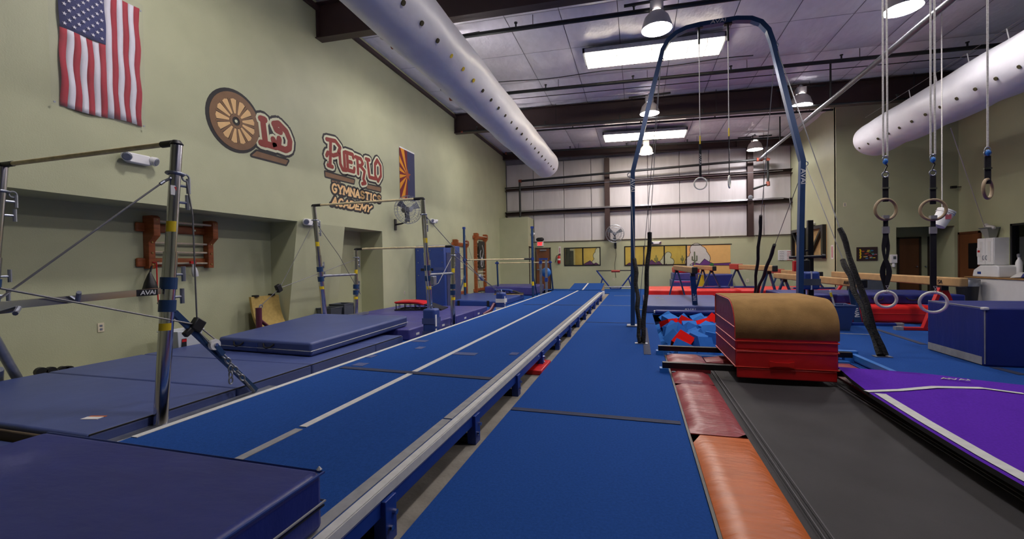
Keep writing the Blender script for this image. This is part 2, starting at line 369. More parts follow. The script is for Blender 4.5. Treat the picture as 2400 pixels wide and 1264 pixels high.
# room behind the back windows
mb = MB().box(-5.3, 5, 23.9, 24, -.03, 2.4).box(-5.3, -5.2, YB+.12, 24, -.03, 2.4).box(4.9, 5, YB+.12, 24, -.03, 2.4).box(-5.3, 5, YB+.1, 24, 2.29, 2.4)
room2 = mb.build('wall_room_behind', mat('pale_yellow_wall', (206, 196, 150), .6), kind=ST)
# office behind the right window
mb = MB().box(XR+2, XR+2.1, 12.5, 17, 0, 2.7).box(XR+.15, XR+2.1, 12.4, 12.5, 0, 2.7).box(XR+.15, XR+2.1, 17, 17.1, 0, 2.7).box(XR+.15, XR+2.1, 12.4, 17.1, 2.7, 2.8)
mb.build('wall_office', mat('office_wall', (170, 172, 160), .6), kind=ST)

# ceiling: deck, puffed insulation panels with seams
ca = math.atan(.032)
mb = MB().hexa([(-7.7, YF-.3, ceil(-7.7)+.12), (12, YF-.3, ceil(12)+.12), (12, 24.3, ceil(12)+.12), (-7.7, 24.3, ceil(-7.7)+.12), (-7.7, YF-.3, ceil(-7.7)+.3), (12, YF-.3, ceil(12)+.3), (12, 24.3, ceil(12)+.3), (-7.7, 24.3, ceil(-7.7)+.3)])
ceiling = mb.build('ceiling', M['seam'], kind=ST)
pw, pl = 1.27, 1.82
SK = [(-1.29, 2.12, 11.3, 12.15), (-1.35, 2.04, 18.82, 19.75)]
def panel_mesh(w, l, name):
    n = 8; vs = []; fs = []
    for i in range(n+1):
        for j in range(n+1):
            a, b = i/n*2-1, j/n*2-1; sag = (1-abs(a)**3)*(1-abs(b)**4)
            vs.append(((a*w/2*.988), (b*l/2*.992), .06-.05*sag+.005*math.sin(7*a+3*b)*sag))
    for i in range(n):
        for j in range(n): k = i*(n+1)+j; fs.append((k, k+1, k+n+2, k+n+1))
    me = bpy.data.meshes.new(name); me.from_pydata(vs, [], fs); me.materials.append(M['film'])
    for p in me.polygons: p.use_smooth = True
    return me
pm = panel_mesh(pw, pl, 'ceiling_panel')
for i in range(14):
    for j in range(15):
        x = -6.7+pw/2+i*pw; y = -4.9+pl/2+j*pl
        o = bpy.data.objects.new('ceiling_panel', pm); COL.objects.link(o); o.parent = ceiling
        o.location = (x, y, ceil(x)-.03); o.rotation_euler = (0, ca, 0)

# rafters
def rafter(y, hgt=.72, xa=XW, xb=XR, low=.0):
    mb = MB()
    def sl(x0, x1, y0, y1, d0, d1):
        mb.hexa([(x0, y0, ceil(x0)-d1), (x1, y0, ceil(x1)-d1), (x1, y1, ceil(x1)-d1), (x0, y1, ceil(x0)-d1), (x0, y0, ceil(x0)-d0), (x1, y0, ceil(x1)-d0), (x1, y1, ceil(x1)-d0), (x0, y1, ceil(x0)-d0)])
    sl(xa, xb, y-.01, y+.01, .04, hgt); sl(xa, xb, y-.11, y+.11, hgt-.02, hgt); sl(xa, xb, y-.11, y+.11, .03, .05)
    for x in (xa+.02, 0.3, 4.4): sl(x, x+.02, y-.1, y+.1, .05, hgt-.02)
    return mb.build('rafter', M['brown_steel'], ceiling)
rafter(8.05, .8); rafter(15.5, .75); rafter(.6, .8)
rafter(21.75, .36, XW, XS)
# eave angle along the left wall
MB().bar((XW+.04, YF, 7.02), (XW+.04, 21.7, 7.02), .08, .1).build('eave_angle', M['brown_steel'], ceiling)
for k, (x0, x1, y0, y1) in enumerate(SK):
    zc = lambda x: ceil(x)-.24
    t = thing('skylight_fixture', ['long glowing ceiling light panel above the ring frame', 'long glowing ceiling light panel near the white back wall'][k], 'light panel', ((x0+x1)/2, (y0+y1)/2, zc((x0+x1)/2)))
    def sb(mb, a, b, c, d, z0, z1): return mb.hexa([(a, c, zc(a)+z0), (b, c, zc(b)+z0), (b, d, zc(b)+z0), (a, d, zc(a)+z0), (a, c, zc(a)+z1), (b, c, zc(b)+z1), (b, d, zc(b)+z1), (a, d, zc(a)+z1)])
    part('diffuser', sb(MB(), x0+.06, x1-.06, y0+.06, y1-.06, -.05, .05), M['skyglow'], t)  # shaped to hang below the housing so its glowing sides light the ceiling
    mb = MB(); sb(mb, x0, x1, y0, y0+.05, .02, .14); sb(mb, x0, x1, y1-.05, y1, .02, .14); sb(mb, x0, x0+.05, y0, y1, .02, .14); sb(mb, x1-.05, x1, y0, y1, .02, .14)
    sb(mb, x0, x1, y0, y1, .13, .14); part('housing', mb, M['galv'], t)
    for q in range(1, 8):
        x = x0+(x1-x0)*q/8; sb(MB(), x-.008, x+.008, y0+.05, y1-.05, -.06, .02).build('louvre', M['galv'], t)
# ------------------------------------------------------------------ sprinkler pipes and ceiling services
def pipe_x(y, x0, x1, drop=.3, r=.045, label=''):
    z = lambda x: ceil(x)-drop
    t = thing('sprinkler_pipe', label, 'pipe', (x0, y, z(x0)))
    part('pipe', MB().tube((x0, y, z(x0)), (x1, y, z(x1)), r), M['pipe'], t, smooth=True)
    x = x0+.6
    while x < x1:
        part('sprinkler_head', MB().tube((x, y, z(x)), (x, y, z(x)+.13), .02, 8).tube((x, y, z(x)+.13), (x, y, z(x)+.15), .04, 8), M['pipe'], t)
        part('hanger_rod', MB().tube((x+.4, y, z(x+.4)), (x+.4, y, ceil(x+.4)-.03), .008, 6), M['pipe'], t); x += 2.6
    part('pipe_cap', MB().tube((x0-.02, y, z(x0)), (x0+.05, y, z(x0)), r*1.35), M['copper'], t)
pipe_x(8.55, -5.9, 9.9, .38, .03, 'dark sprinkler pipe close beside the rafter over the mural')
pipe_x(9.6, -5.8, 9.9, .3, .05, 'dark sprinkler pipe between rafter and nearer ceiling light panel')
pipe_x(13.2, -5.85, 9.9, .3, .05, 'dark sprinkler pipe beyond the nearer ceiling light panel')
pipe_x(17.3, -5.6, 6.5, .3, .035, 'dark sprinkler pipe just behind the far rafter')
pipe_x(20.6, -6.2, 6.5, .3, .045, 'dark sprinkler pipe nearest the white back wall')
pipe_x(15.2, -6.3, 9.9, .78, .03, 'thin dark pipe under the far rafter edge')
t = thing('electrical_conduit', 'thin conduit sagging along the ceiling film past the pipe', 'conduit', (-6, 12.9, 6.9))
part('conduit', MB().path([(x, 12.75, ceil(x)-.14-.03*math.sin(x*1.9)) for x in np.linspace(-6, 3, 24)], .012, 6), M['pipe'], t)
t = thing('electrical_conduit', 'straight conduit along ceiling between far pipe and rafter', 'conduit', (-6, 14.3, 6.9))
part('conduit', MB().path([(x, 14.2, ceil(x)-.12) for x in np.linspace(-6, 9, 10)], .012, 6), M['pipe'], t)
# main riser pipe running down the hall and turning along the back wall
t = thing('main_pipe', 'large grey main pipe running down the hall to back wall corner', 'pipe', (5.0, 12, 5.5))
pf = onY(1780, 374, 21.55); pn = onX(2230, 0, 4.9); pq = pf+(pn-pf)*1.8
part('long_pipe', MB().tube(pf, pq, .06, 12), M['pipesilver'], t, smooth=True)
pe = onY(1218, 425, 21.55); pe[2] = onY(1218, 425, 21.55)[2]
part('cross_pipe', MB().tube(pf, pe, .055, 12), M['pipe'], t, smooth=True)
part('riser', MB().tube(pe, (pe[0], pe[1], 3.7), .055, 12), M['pipe'], t, smooth=True)
part('elbow', MB().tube(pe+V(-.05, 0, 0), pe+V(.1, 0, 0), .08, 12), M['copper'], t)
part('elbow', MB().tube(pf+V(-.12, 0, 0), pf+V(.12, 0, 0), .085, 12), M['copper'], t)
d1 = pf+V(.33, 0, 0); d2 = onY(1777, 433, 21.55); d3 = onY(1766, 443, 21.3)
part('drain_pipe', MB().path([pf, d1, (d1[0], 21.55, d2[2]), d3], .05, 10), M['pipe'], t, smooth=True)
part('elbow', MB().tube(d1+V(-.06, 0, 0), d1+V(.06, 0, -.06), .075, 10), M['copper'], t)
part('elbow', MB().tube((d1[0], 21.55, d2[2]+.1), (d1[0], 21.52, d2[2]-.08), .075, 10), M['copper'], t)
q = pf+(pn-pf)*.38; part('coupling', MB().tube(q, q+nrm(pn-pf)*.15, .085, 12), M['copper'], t)
for f in (.25, .62):
    q = pf+(pn-pf)*f; part('hanger_rod', MB().tube(q, (q[0], q[1], ceil(q[0])-.1), .025, 8), M['pipe'], t)
for k, (z, dy) in enumerate(((ge+.12, -.1), (ge+.07, -.14), (gu+.02, -.09))):
    t = thing('wall_conduit', ['upper silver conduit on the lower wall girt', 'second silver conduit under it on the lower wall girt', 'silver conduit clipped along the upper wall girt'][k], 'conduit', (-6.6, YB+dy, z))
    part('conduit', MB().path([(-6.6, YB+dy, z), (-4.5, YB+dy, z+.02), (0, YB+dy, z), (6.3, YB+dy, z), (6.55, YB+dy, z-.05), (6.6, YB+dy, z-.5)][:6 if k == 0 else 4], .018, 6), M['conduit'], t)

# ------------------------------------------------------------------ high-bay lamps
def lamp(x, y, zr, lab):
    t = thing('high_bay_lamp', lab, 'lamp', (x, y, zr))
    part('reflector', MB().lathe([(.31, 0), (.3, .06), (.24, .24), (.15, .34), (.13, .35), (.145, .34), (.23, .23), (.29, .055), (.30, 0)], (x, y, zr), n=28, cap=False), M['lampshell'], t, smooth=True)
    part('lens', MB().lathe([(.295, .012), (.2, -.012), (.02, -.02)], (x, y, zr), n=28), M['lampglow'], t, smooth=True)
    part('ballast_box', MB().box(x-.13, x+.13, y-.11, y+.11, zr+.35, zr+.56), M['lampshell'], t, bevel=.015)
    part('hanger', MB().tube((x, y, zr+.56), (x, y, ceil(x)-.12), .02, 8).lathe([(.04, 0), (.06, .05), (.02, .1)], (x, y, zr+.56), n=10), M['galv'], t)
    part('strut', MB().box(x-.65, x+.65, y-.02, y+.02, ceil(x)-.2, ceil(x)-.15), M['pipe'], t)
wl = ['high-bay lamp glowing over the bars beside the flag wall', 'high-bay lamp glowing over the near side of the ring frame', 'high-bay lamp glowing by the rafter, above runway side of ring frame', 'high-bay lamp glowing near back wall over the runway end']
wr = ['high-bay lamp glowing over the purple mat', 'high-bay lamp glowing over the hanging ring straps', 'high-bay lamp glowing in front of rafter beside the main pipe', 'high-bay lamp glowing beside main pipe near the back wall']
wd = ['high-bay lamp hidden above the duct beside the striped flag', 'high-bay lamp above the duct beside the mural', 'high-bay lamp above the far end of the duct']
for k, y in enumerate(LAMP_Y):
    lamp(.45, y, 6.15, wl[k])
    lamp(4.9, y+.5, 6.05, wr[k])
    if k < 3: lamp(-4.2, y+.3, 6.3, wd[k])
# spotlights on the first rafter
t = thing('spot_light', 'small round spotlight hanging by the rafter over the duct', 'spotlight', (-5.55, 8.4, 6.55))
part('shade', MB().lathe([(.09, 0), (.07, .12), (.02, .16)], (-5.5, 8.75, 6.55), n=14), M['lampshell'], t, smooth=True); part('stem', MB().tube((-5.5, 8.75, 6.7), (-5.5, 8.75, 7.05), .012, 6), M['pipe'], t)

# ------------------------------------------------------------------ fabric ducts
def duct(xc, zc, r, y0, y1, lab, sgn, holes, cre=.02):
    t = thing('fabric_duct', lab, 'duct', (xc, y0, zc))
    n = 36; k = 150; vs = []; fs = []
    for i in range(k+1):
        y = y0+(y1-y0)*i/k
        for j in range(n):
            a = 2*math.pi*j/n; rr = r*(1+.012*math.sin(3*a+y*2.3)+.01*math.sin(5*a-y*3.1)+cre*(abs(math.sin(y*1.9+.7*math.sin(2*a)+a*.5))**6)*(.6-.4*math.sin(a))*-1)
            if i == k: rr *= .97
            vs.append((xc+rr*math.cos(a), y, zc+rr*math.sin(a)))
    for i in range(k): fs += [(i*n+j, i*n+(j+1) % n, (i+1)*n+(j+1) % n, (i+1)*n+j) for j in range(n)]
    vs += [(xc, y1+.1, zc)]; c = len(vs)-1
    fs += [(k*n+j, k*n+(j+1) % n, c) for j in range(n)]+[tuple(range(n))]
    part('sleeve', MB().add(vs, fs), M['duct'], t, smooth=True)
    # vent holes facing down towards the floor
    a = math.radians(holes); u = V(math.cos(a), 0, math.sin(a)); y = 4.2; i = 0
    while y < y1-.2:
        part('vent_hole', MB().tube(V(xc, y, zc)+u*(r*.985), V(xc, y, zc)+u*(r*1.022), .038, 10), M['yellow'] if 4 < i % 19 < 8 else M['hole'], t); y += .52; i += 1
    # hanging cable and straps
    zt = zc+r+.3
    part('hanging_cable', MB().tube((xc, y0, zt), (xc, y1+.4, zt), .006, 5), M['cable'], t)
    y = 4.5
    while y < y1:
        part('hanging_strap', MB().bar((xc, y, zc+r-.02), (xc, y+.08, zt), .025, .006, (1, 0, 0)), M['white'], t); y += 1.05
    return t
duct(-3.38, 5.2, .5, YF+.2, 16.7, 'round white fabric air duct running above the blue runway', 1, -38)
duct(7.0, 4.97, .52, YF+.2, 15.9, 'round white fabric air duct hanging on the doorway side', -1, 212, .06)
# ------------------------------------------------------------------ tumbling runway
ZR = .25; RX0, RX1, RY0, RY1 = -3.21, -1.22, .2, 16.9
t = thing('tumbling_runway', 'long blue carpeted tumbling runway with white stripes on raised frame', 'runway', ((RX0+RX1)/2, RY0, 0))
part('carpet', MB().box(RX0, RX1, RY0, RY1, ZR-.06, ZR), M['runway'], t, bevel=.008)
def rstripe(x0, x1, y0, y1, m, z=ZR, n=1):
    return MB().box(x0, x1, y0, y1, z+.001, z+.005).build('stripe', M[m], t)
rstripe(RX0+.005, RX0+.06, 2.0, 16.2, 'tape'); rstripe(-2.245, -2.185, 2.42, 16.8, 'tape'); rstripe(-2.24, -2.18, 1.3, 2.38, 'gtape')
rstripe(RX1-.12, RX1-.055, RY0, 2.78, 'gtape'); rstripe(RX1-.12, RX1-.055, 2.8, 15.9, 'gtape'); rstripe(RX1-.045, RX1, RY0, 15.9, 'tape')
part('side_strip', MB().box(RX1, RX1+.006, RY0, 15.9, ZR-.05, ZR), M['tape'], t)
a = onZ(800, 862, ZR); b = onZ(1160, 888, ZR)
part('seam_tape', MB().bar((RX0+.12, a[1], ZR+.004), (RX1-.13, b[1]-.02, ZR+.004), .085, .004), M['velcro'], t)
part('seam_tape', MB().bar((RX0+.3, 11.1, ZR+.004), (RX1-.13, 11.05, ZR+.004), .05, .004), M['velcro'], t)
for px, py, l in ((845, 855, .14), (870, 836, .1), (985, 800, .22), (985, 816, .1), (1205, 830, .1), (1090, 830, .3)):
    p = onZ(px, py, ZR); part('tape_patch', MB().box(p[0]-l/2, p[0]+l/2, p[1]-.07, p[1]+.07, ZR+.001, ZR+.004), M['dull_vinyl'], t)
# frame: side rails, cross members, legs with bolts
for x in (RX1-.03, RX0+.03): part('side_rail', MB().box(x-.025, x+.03, RY0, RY1, ZR-.14, ZR-.06), M['royal'], t, bevel=.005)
y = .75; f0 = onZ(1122.7, 1029)[1]; ys = [f0-1.22, f0]+[f0+1.22*k for k in range(1, 11)]
for y in ys:
    if y < RY0+.1: continue
    lg = part('leg', MB().box(RX1-.045, RX1+.025, y-.05, y+.05, -.03, ZR-.06), M['royal'], t, bevel=.004)
    for dy, z_ in ((-.02, .05), (.02, .11)): part('bolt', MB().tube((RX1+.02, y+dy, z_), (RX1+.045, y+dy, z_), .014, 8), M['chrome'], lg)
    part('cross_member', MB().box(RX0+.06, RX1-.05, y-.04, y+.04, -.03, .02), M['black_paint'], t)
    part('leg', MB().box(RX0, RX0+.07, y-.05, y+.05, -.03, ZR-.06), M['royal'], t)
part('end_clamp', MB().box(RX1-.02, RX1+.06, 15.95, 16.2, .1, ZR+.02), M['white'], t, bevel=.01)
tag(MB().box(RX1-.12, RX1+.08, 5.15, 5.75, -.03, .03).build('red_pad_scrap', M['red_vinyl'], bevel=.01), 'small red pad tucked under the edge of the runway', 'pad')
# ramp block at the far end
t = thing('runway_ramp', 'blue carpeted ramp with wooden side at the end of runway', 'ramp', (-2, 17.8, 0))
zz = [.25, .42]; Y0, Y1 = 17.05, 18.75; Xa, Xb = -2.62, -1.35
part('wedge', MB().hexa([(Xa, Y0, -.03), (Xb, Y0, -.03), (Xb, Y1, -.03), (Xa, Y1, -.03), (Xa, Y0, .24), (Xb, Y0, .24), (Xb, Y1, .42), (Xa, Y1, .42)]), M['tan_panel'], t)
part('carpet', MB().hexa([(Xa, Y0, .24), (Xb, Y0, .24), (Xb, Y1, .42), (Xa, Y1, .42), (Xa, Y0, .265), (Xb, Y0, .265), (Xb, Y1, .445), (Xa, Y1, .445)]), M['runway'], t)
part('stripe', MB().hexa([(-2.1, Y0, .265), (-2.04, Y0, .265), (-2.0, Y1, .445), (-2.06, Y1, .445), (-2.1, Y0, .27), (-2.04, Y0, .27), (-2.0, Y1, .45), (-2.06, Y1, .45)]), M['tape'], t)

# ------------------------------------------------------------------ mats on the left
def slab(name, x0, x1, y0, y1, z0, z1, m, lab, cat='mat', bevel=.03, seams=(), sm='tape', group=None, handles=()):
    t = thing(name, lab, cat, ((x0+x1)/2, (y0+y1)/2, z0), group)
    part('cover', MB().box(x0, x1, y0, y1, z0, z1), M[m], t, bevel=bevel, seg=3)
    for z in seams:
        mb = MB().path([(x0-.004, y0-.004, z), (x1+.004, y0-.004, z), (x1+.004, y1+.004, z), (x0-.004, y1+.004, z)], .006, 5, closed=True); part('zip_line', mb, M[sm], t)
    for (x, y, ax) in handles:
        if ax == 'x': part('handle', MB().path([(x-.1, y-.005, z1-.06), (x-.07, y-.035, z1-.1), (x, y-.045, z1-.115), (x+.07, y-.035, z1-.1), (x+.1, y-.005, z1-.06)], .012, 6), M['strap'], t)
        else: part('handle', MB().path([(x, y-.1, z1-.08), (x, y-.06, z1-.11), (x, y+.06, z1-.11), (x, y+.1, z1-.08)], .012, 6), M['strap'], t)
    return t
E1 = -3.86
e = [onZ(531, 912, .13)[1], onZ(718, 857, .13)[1], onZ(865, 809, .13)[1]]
yb = [2.12, e[0], e[1], e[2], 6.55]
t = thing('landing_mat', 'long dull blue panel mat under the nearest chrome bar', 'mat', (-5.3, 2.1, -.03))
for k in range(4): part('mat_panel', MB().box(-6.75, E1, yb[k]+.004, yb[k+1]-.004, -.03, .15), M['dull_vinyl'], t, bevel=.025, seg=3)
part('edge_piping', MB().tube((E1, 2.14, .145), (E1, 6.5, .145), .006, 5), M['black'], t)
p = onZ(216, 981, .15)
part('label', MB().obox((p[0], p[1], .152), (.07, .028, .002), (.97, .24, 0), (-.24, .97, 0), (0, 0, 1)), M['paper'], t)
part('label_band', MB().obox((p[0]-.004, p[1]+.04, .152), (.07, .012, .002), (.97, .24, 0), (-.24, .97, 0), (0, 0, 1)), mat('label_orange', (190, 96, 40), .6), t)
slab('throw_mat', -6.7, -3.55, 1.45, 2.08, -.03, .05, 'dull_vinyl', 'thin crinkled blue mat beyond the navy mat, before the long panel mat', bevel=.015)
tag(MB().box(-6.7, -4.2, 2.085, 2.115, -.03, .12).build('felt_edge', mat('brown_felt', (88, 74, 56), .95), bevel=.01), 'brown felt edge strip along the front of the long panel mat', 'felt strip')
q = [onZ(*p[:2], p[2]) for p in ((512, 792, .33), (728, 806, .33), (955, 742, .385), (740, 736, .385))]
sx0, sx1, sy0, sy1 = (q[0][0]+q[3][0])/2-.1, (q[1][0]+q[2][0])/2, (q[0][1]+q[1][1])/2, (q[2][1]+q[3][1])/2
st = thing('crash_mat', 'thick blue crash mat with white zip line lying on the panel mat', 'mat', ((sx0+sx1)/2, (sy0+sy1)/2, .151))
q2 = [V(p[0], p[1], 0) for p in q]
part('cover', MB().hexa([p+V(0, 0, .152+e_) for p, e_ in zip(q2, (0, 0, .055, .055))]+[p+V(0, 0, .34+e_) for p, e_ in zip(q2, (0, 0, .055, .055))]), M['dull_vinyl'], st, bevel=.035, seg=3)
cen = sum(q2)/4; part('zip_line', MB().path([cen+(p-cen)*1.004+V(0, 0, .225+e_) for p, e_ in zip(q2, (0, 0, .055, .055))], .006, 5, closed=True), M['tape'], st)
fd = nrm(q2[1]-q2[0]); fn = V(fd[1], -fd[0], 0)
part('patch', MB().obox(q2[0]+fd*.42+fn*.003+V(0, 0, .235), (.36, .003, .06), fd, fn, (0, 0, 1)), M['blue_vinyl'], st)
for f in (.42, 1.0):
    h = q2[0]+fd*f+V(0, 0, .34); part('handle', MB().path([h-fd*.1+V(0, 0, -.05), h-fd*.06+fn*.03+V(0, 0, -.09), h+fn*.045+V(0, 0, -.1), h+fd*.06+fn*.03+V(0, 0, -.09), h+fd*.1+V(0, 0, -.05)], .012, 6), M['strap'], st)
t = thing('folding_mat', 'purple-blue folding panel mat under the second pair of bars', 'mat', (-5.2, 6.9, 0))
yy = [6.85, 7.9, 8.95, 10.0, 11.05]
for k in range(4): part('mat_panel', MB().box(-6.55, -3.92, yy[k]+.004, yy[k+1]-.004, .0, .2), M['purple_vinyl'], t, bevel=.025, seg=3)
for y in (7.1, 8.2, 9.4, 10.3): part('label', MB().box(-3.92, -3.915, y, y+.12, .06, .1), M['paper'], t)
slab('folding_mat', -6.5, -4.1, 12.75, 15.7, 0, .2, 'blue_vinyl', 'bright blue mat with black straps before the blue high bar', bevel=.04)
m3 = [o for o in COL.objects if o.get('label', '').startswith('bright blue mat with')][0]
for xx in (-5.5, -4.5): part('strap', MB().box(xx-.04, xx+.04, 12.74, 12.76, .02, .19), M['strap'], m3)
slab('folding_mat', -6.5, -4.6, 15.75, 16.7, 0, .16, 'blue_vinyl', 'blue mat lying under the small springboard by the wall')
slab('crash_mat', -6.3, -4.15, 17.4, 19.6, 0, .38, 'purple_vinyl', 'dark purple crash mat against the green corner box', bevel=.06)
# big navy mat in the foreground
p = [onZ(*a, .5) for a in ((155, 1010), (745, 1110))]
NX, NY = p[1][0], (p[0][1]+p[1][1])/2
t = thing('crash_mat', 'big navy vinyl crash mat lying across the start of runway', 'mat', (-2.2, .7, .26))
part('cover', MB().box(-3.02, NX, -1.0, NY, .256, .5), M['navy'], t, bevel=.03, seg=3)
part('piping', MB().path([(NX+.002, -1, .49), (NX+.002, NY+.002, .49), (-3.02, NY+.002, .49)], .006, 5), M['blue_vinyl'], t)
part('zip_line', MB().path([(NX+.004, -1, .37), (NX+.004, NY+.004, .37), (-3.02, NY+.004, .37)], .005, 5), M['gtape'], t)
part('zip_flap', MB().box(NX-.002, NX+.004, -1, NY, .35, .358), M['black'], t)
part('tassel', MB().lathe([(.004, 0), (.012, .006), (.003, .018)], (NX-.01, NY-.01, .5), n=6), M['paper'], t)

# ------------------------------------------------------------------ uneven bars
def collar(mb, p, r=.05, h=.12, ax=(0, 0, 1)): ax = nrm(ax); return mb.tube(V(p)-ax*h/2, V(p)+ax*h/2, r, 14)
def bars_set(name, lab, xr, xl, hi, lo, steel='chrome', braces=True, logo_on=True):
    """hi/lo: (ybase, ytop, ztop); either may be None"""
    t = thing(name, lab, 'gym bars', ((xr+xl)/2, (hi or lo)[0], 0))
    for nm, b in (('high', hi), ('low', lo)):
        if not b: continue
        y0, y1, zt = b
        part('rail', MB().tube((xr-.16, y1, zt+.02), (xl+.16, y1, zt+.02), .022, 12), M['bar'], t, smooth=True)
        for x, s in ((xr, -1), (xl, 1)):
            part('rail_end', MB().tube((x, y1, zt+.02), (x+s*.17, y1, zt+.02), .028, 12).lathe([(.035, 0), (.05, .03), (.03, .06)], (x, y1, zt-.02), n=12), M['black'], t, smooth=True)
            d = nrm(V(0, y1-y0, zt))
            up = part('upright', MB().tube((x, y0, 0), V(x, y0, 0)+d*(zt*.62), .052, 16).tube(V(x, y0, 0)+d*(zt*.6), (x, y1, zt), .043, 16), M['chrome'], t, smooth=True)
            for f in (.44, .52): part('collar', collar(MB(), V(x, y0, 0)+d*zt*f/1.0*.98, .062, .1, d), M['steelblue'], up, smooth=True)
            for f in (.46, .54, .80, .86):
                q = V(x, y0, 0)+d*zt*f
                part('clamp_handle', MB().tube(q, q+V(0, .12, 0), .012, 6).tube(q+V(0, .12, -.06), q+V(0, .12, .07), .017, 8), M['galv'], up, smooth=True)
            q = V(x, y0, 0)+d*zt*.9; part('cable_ring', MB().torus(q, .06, .012, d, 16, 6).torus(q+V(0, .09, -.02), .03, .009, (1, 0, 0), 12, 6), M['galv'], up)
            part('base_plate', MB().box(x-.1, x+.1, y0-.16, y0+.16, -.03, .03), M['galv'], up, bevel=.008)
            for f, hh in ((.71, .09), (.36, .06)):
                q = V(x, y0, 0)+d*zt*f; vs_ = []; rl_ = .0435 if f > .6 else .0525
                for i_ in range(9):
                    a_ = math.radians(-100+13*i_); e_ = V(math.cos(a_), math.sin(a_), 0)*rl_; vs_ += [q-d*hh/2+e_, q+d*hh/2+e_, q+d*hh/2+e_*1.03, q-d*hh/2+e_*1.03]
                part('label', MB().add(vs_, [(4*i_+k_, 4*i_+(k_+1) % 4, 4*i_+4+(k_+1) % 4, 4*i_+4+k_) for i_ in range(8) for k_ in range(4)]+[(3, 2, 1, 0), (32, 33, 34, 35)]), M['yellow'], up)
    return t
b1 = bars_set('uneven_bars', 'nearest chrome uneven bars, wooden high rail in front of flag wall', -3.81, -6.2, (2.59, 2.79, 2.42), None)
# near set details seen in the picture
p0 = V(-3.81, 2.71, 1.17)
part('spreader_bar', MB().bar(p0+V(0, -.1, 0), (-3.81, .6, 1.1), .05, .05).bar((-3.81, 1.75, 1.125), (-3.81, 1.35, 1.115), .065, .065), M['chrome'], b1)
part('spreader_knob', MB().tube((-3.77, 2.05, 1.14), (-3.7, 2.02, 1.2), .014, 8).tube((-3.77, 1.75, 1.12), (-3.7, 1.7, 1.09), .014, 8), M['galv'], b1)
part('spreader_bar', MB().bar((-6.2, 2.6, 1.17), (-6.2, .6, 1.1), .05, .05), M['chrome'], b1)
logo(b1, p0+V(.03, -.2, -.005), (0, 1, 0), (0, 0, 1), .11, .03, M['white'])
part('logo_plate', MB().box(-3.786, -3.783, 2.43, 2.585, 1.138, 1.19), M['black'], b1)
bf = onZ(595, 915, .1)
part('brace', MB().bar((-3.8, 2.72, .98), (-3.8, bf[1]+.05, .08), .035, .05), M['steelblue'], b1)
part('base_rail', MB().bar((-3.8, 1.9, .035), (-3.8, 3.75, .035), .13, .07), M['galv'], b1, bevel=.015)
part('base_rail', MB().bar((-6.85, 2.0, .0), (-6.85, 3.6, .0), .13, .06), M['galv'], b1, bevel=.015)
# left side: leaning brace at the picture's edge
part('brace', MB().tube((-6.55, 2.72, 1.0), (-6.9, 3.2, .03), .045, 10), M['galv'], b1, smooth=True)
part('brace', MB().tube((-6.6, 2.9, .3), (-6.95, 3.05, .1), .03, 8), M['galv'], b1, smooth=True)
part('foot_plate', MB().box(-7.02, -6.8, 3.1, 3.4, -.03, .04), M['galv'], b1, bevel=.01)
part('brand_label', MB().obox(V(-3.775, 2.73, 2.02), (.004, .028, .04), (1, 0, 0), (0, 1, 0), (0, 0, 1)), M['white'], b1)
part('brand_label', MB().prism([(0, .03), (.028, .03), (.028, -.03)], (-3.771, 2.73, 2.02), (0, 1, 0), (0, 0, 1), (1, 0, 0), .002), M['red'], b1)
# anchor chain, pulley and cables of the near set
A0 = onX(595, 918, -3.72); A0[2] = max(A0[2], .1); PUL = onX(502, 808, -3.76); TEN = onX(462, 762, -3.78); EYE = V(-3.8, 2.86, 2.12)
part('cable', MB().path([EYE, EYE+V(.02, .03, -.3), TEN], .007, 6), M['cable'], b1)
LE = onX(385, 425, -3.82); 
part('cable_loop', MB().path([V(-3.81, 2.76, 2.17), V(-3.8, 2.72, 2.12), LE], .011, 6).tube(LE, LE+(onX(300, 485, -3.83)-LE)*.12, .013, 8), M['galv'], b1)
part('cable', MB().path([LE, onX(300, 485, -3.83), onX(0, 700, -3.84)], .007, 6), M['cable'], b1)
part('cable', MB().path([TEN, onX(0, 676, -3.7)], .007, 6), M['cable'], b1)
part('cable_loop', MB().path([TEN+V(0, .02, -.02), PUL+V(0, .03, .03)], .006, 6).path([TEN+V(0, -.02, -.02), PUL+V(0, -.03, 0)], .006, 6), M['cable'], b1)
part('tensioner', MB().obox(TEN, (.03, .05, .055), (1, 0, 0), (0, .8, -.6), (0, .6, .8)).obox(TEN+V(0, -.08, -.05), (.022, .045, .025), (1, 0, 0), (0, .8, .6), (0, -.6, .8)), M['black'], b1, bevel=.01)
pw_ = part('pulley', MB().tube(PUL+V(-.015, 0, 0), PUL+V(.02, 0, 0), .05, 20), M['white'], b1)
part('axle', MB().tube(PUL+V(.02, 0, 0), PUL+V(.035, 0, 0), .016, 10), M['chrome'], pw_)
cd_ = nrm(A0-PUL); part('pulley_cheek', MB().obox(PUL+cd_*.07, (.02, .06, .022), (1, 0, 0), cd_, np.cross((1, 0, 0), cd_)), M['steelblue'], b1)
nl = 6; L0 = PUL+cd_*.13; L1 = A0-cd_*.18
for i in range(nl):
    c = L0+(L1-L0)*(i+.5)/nl; h = np.linalg.norm(L1-L0)/nl*.62; s = V(1, 0, 0) if i % 2 == 0 else np.cross((1, 0, 0), cd_)
    part('chain_link', MB().path([c+cd_*h*math.cos(a)+s*.022*math.sin(a) for a in np.linspace(0, 2*math.pi, 13)[:-1]], .0075, 6, closed=True), M['galv'], b1, smooth=True)
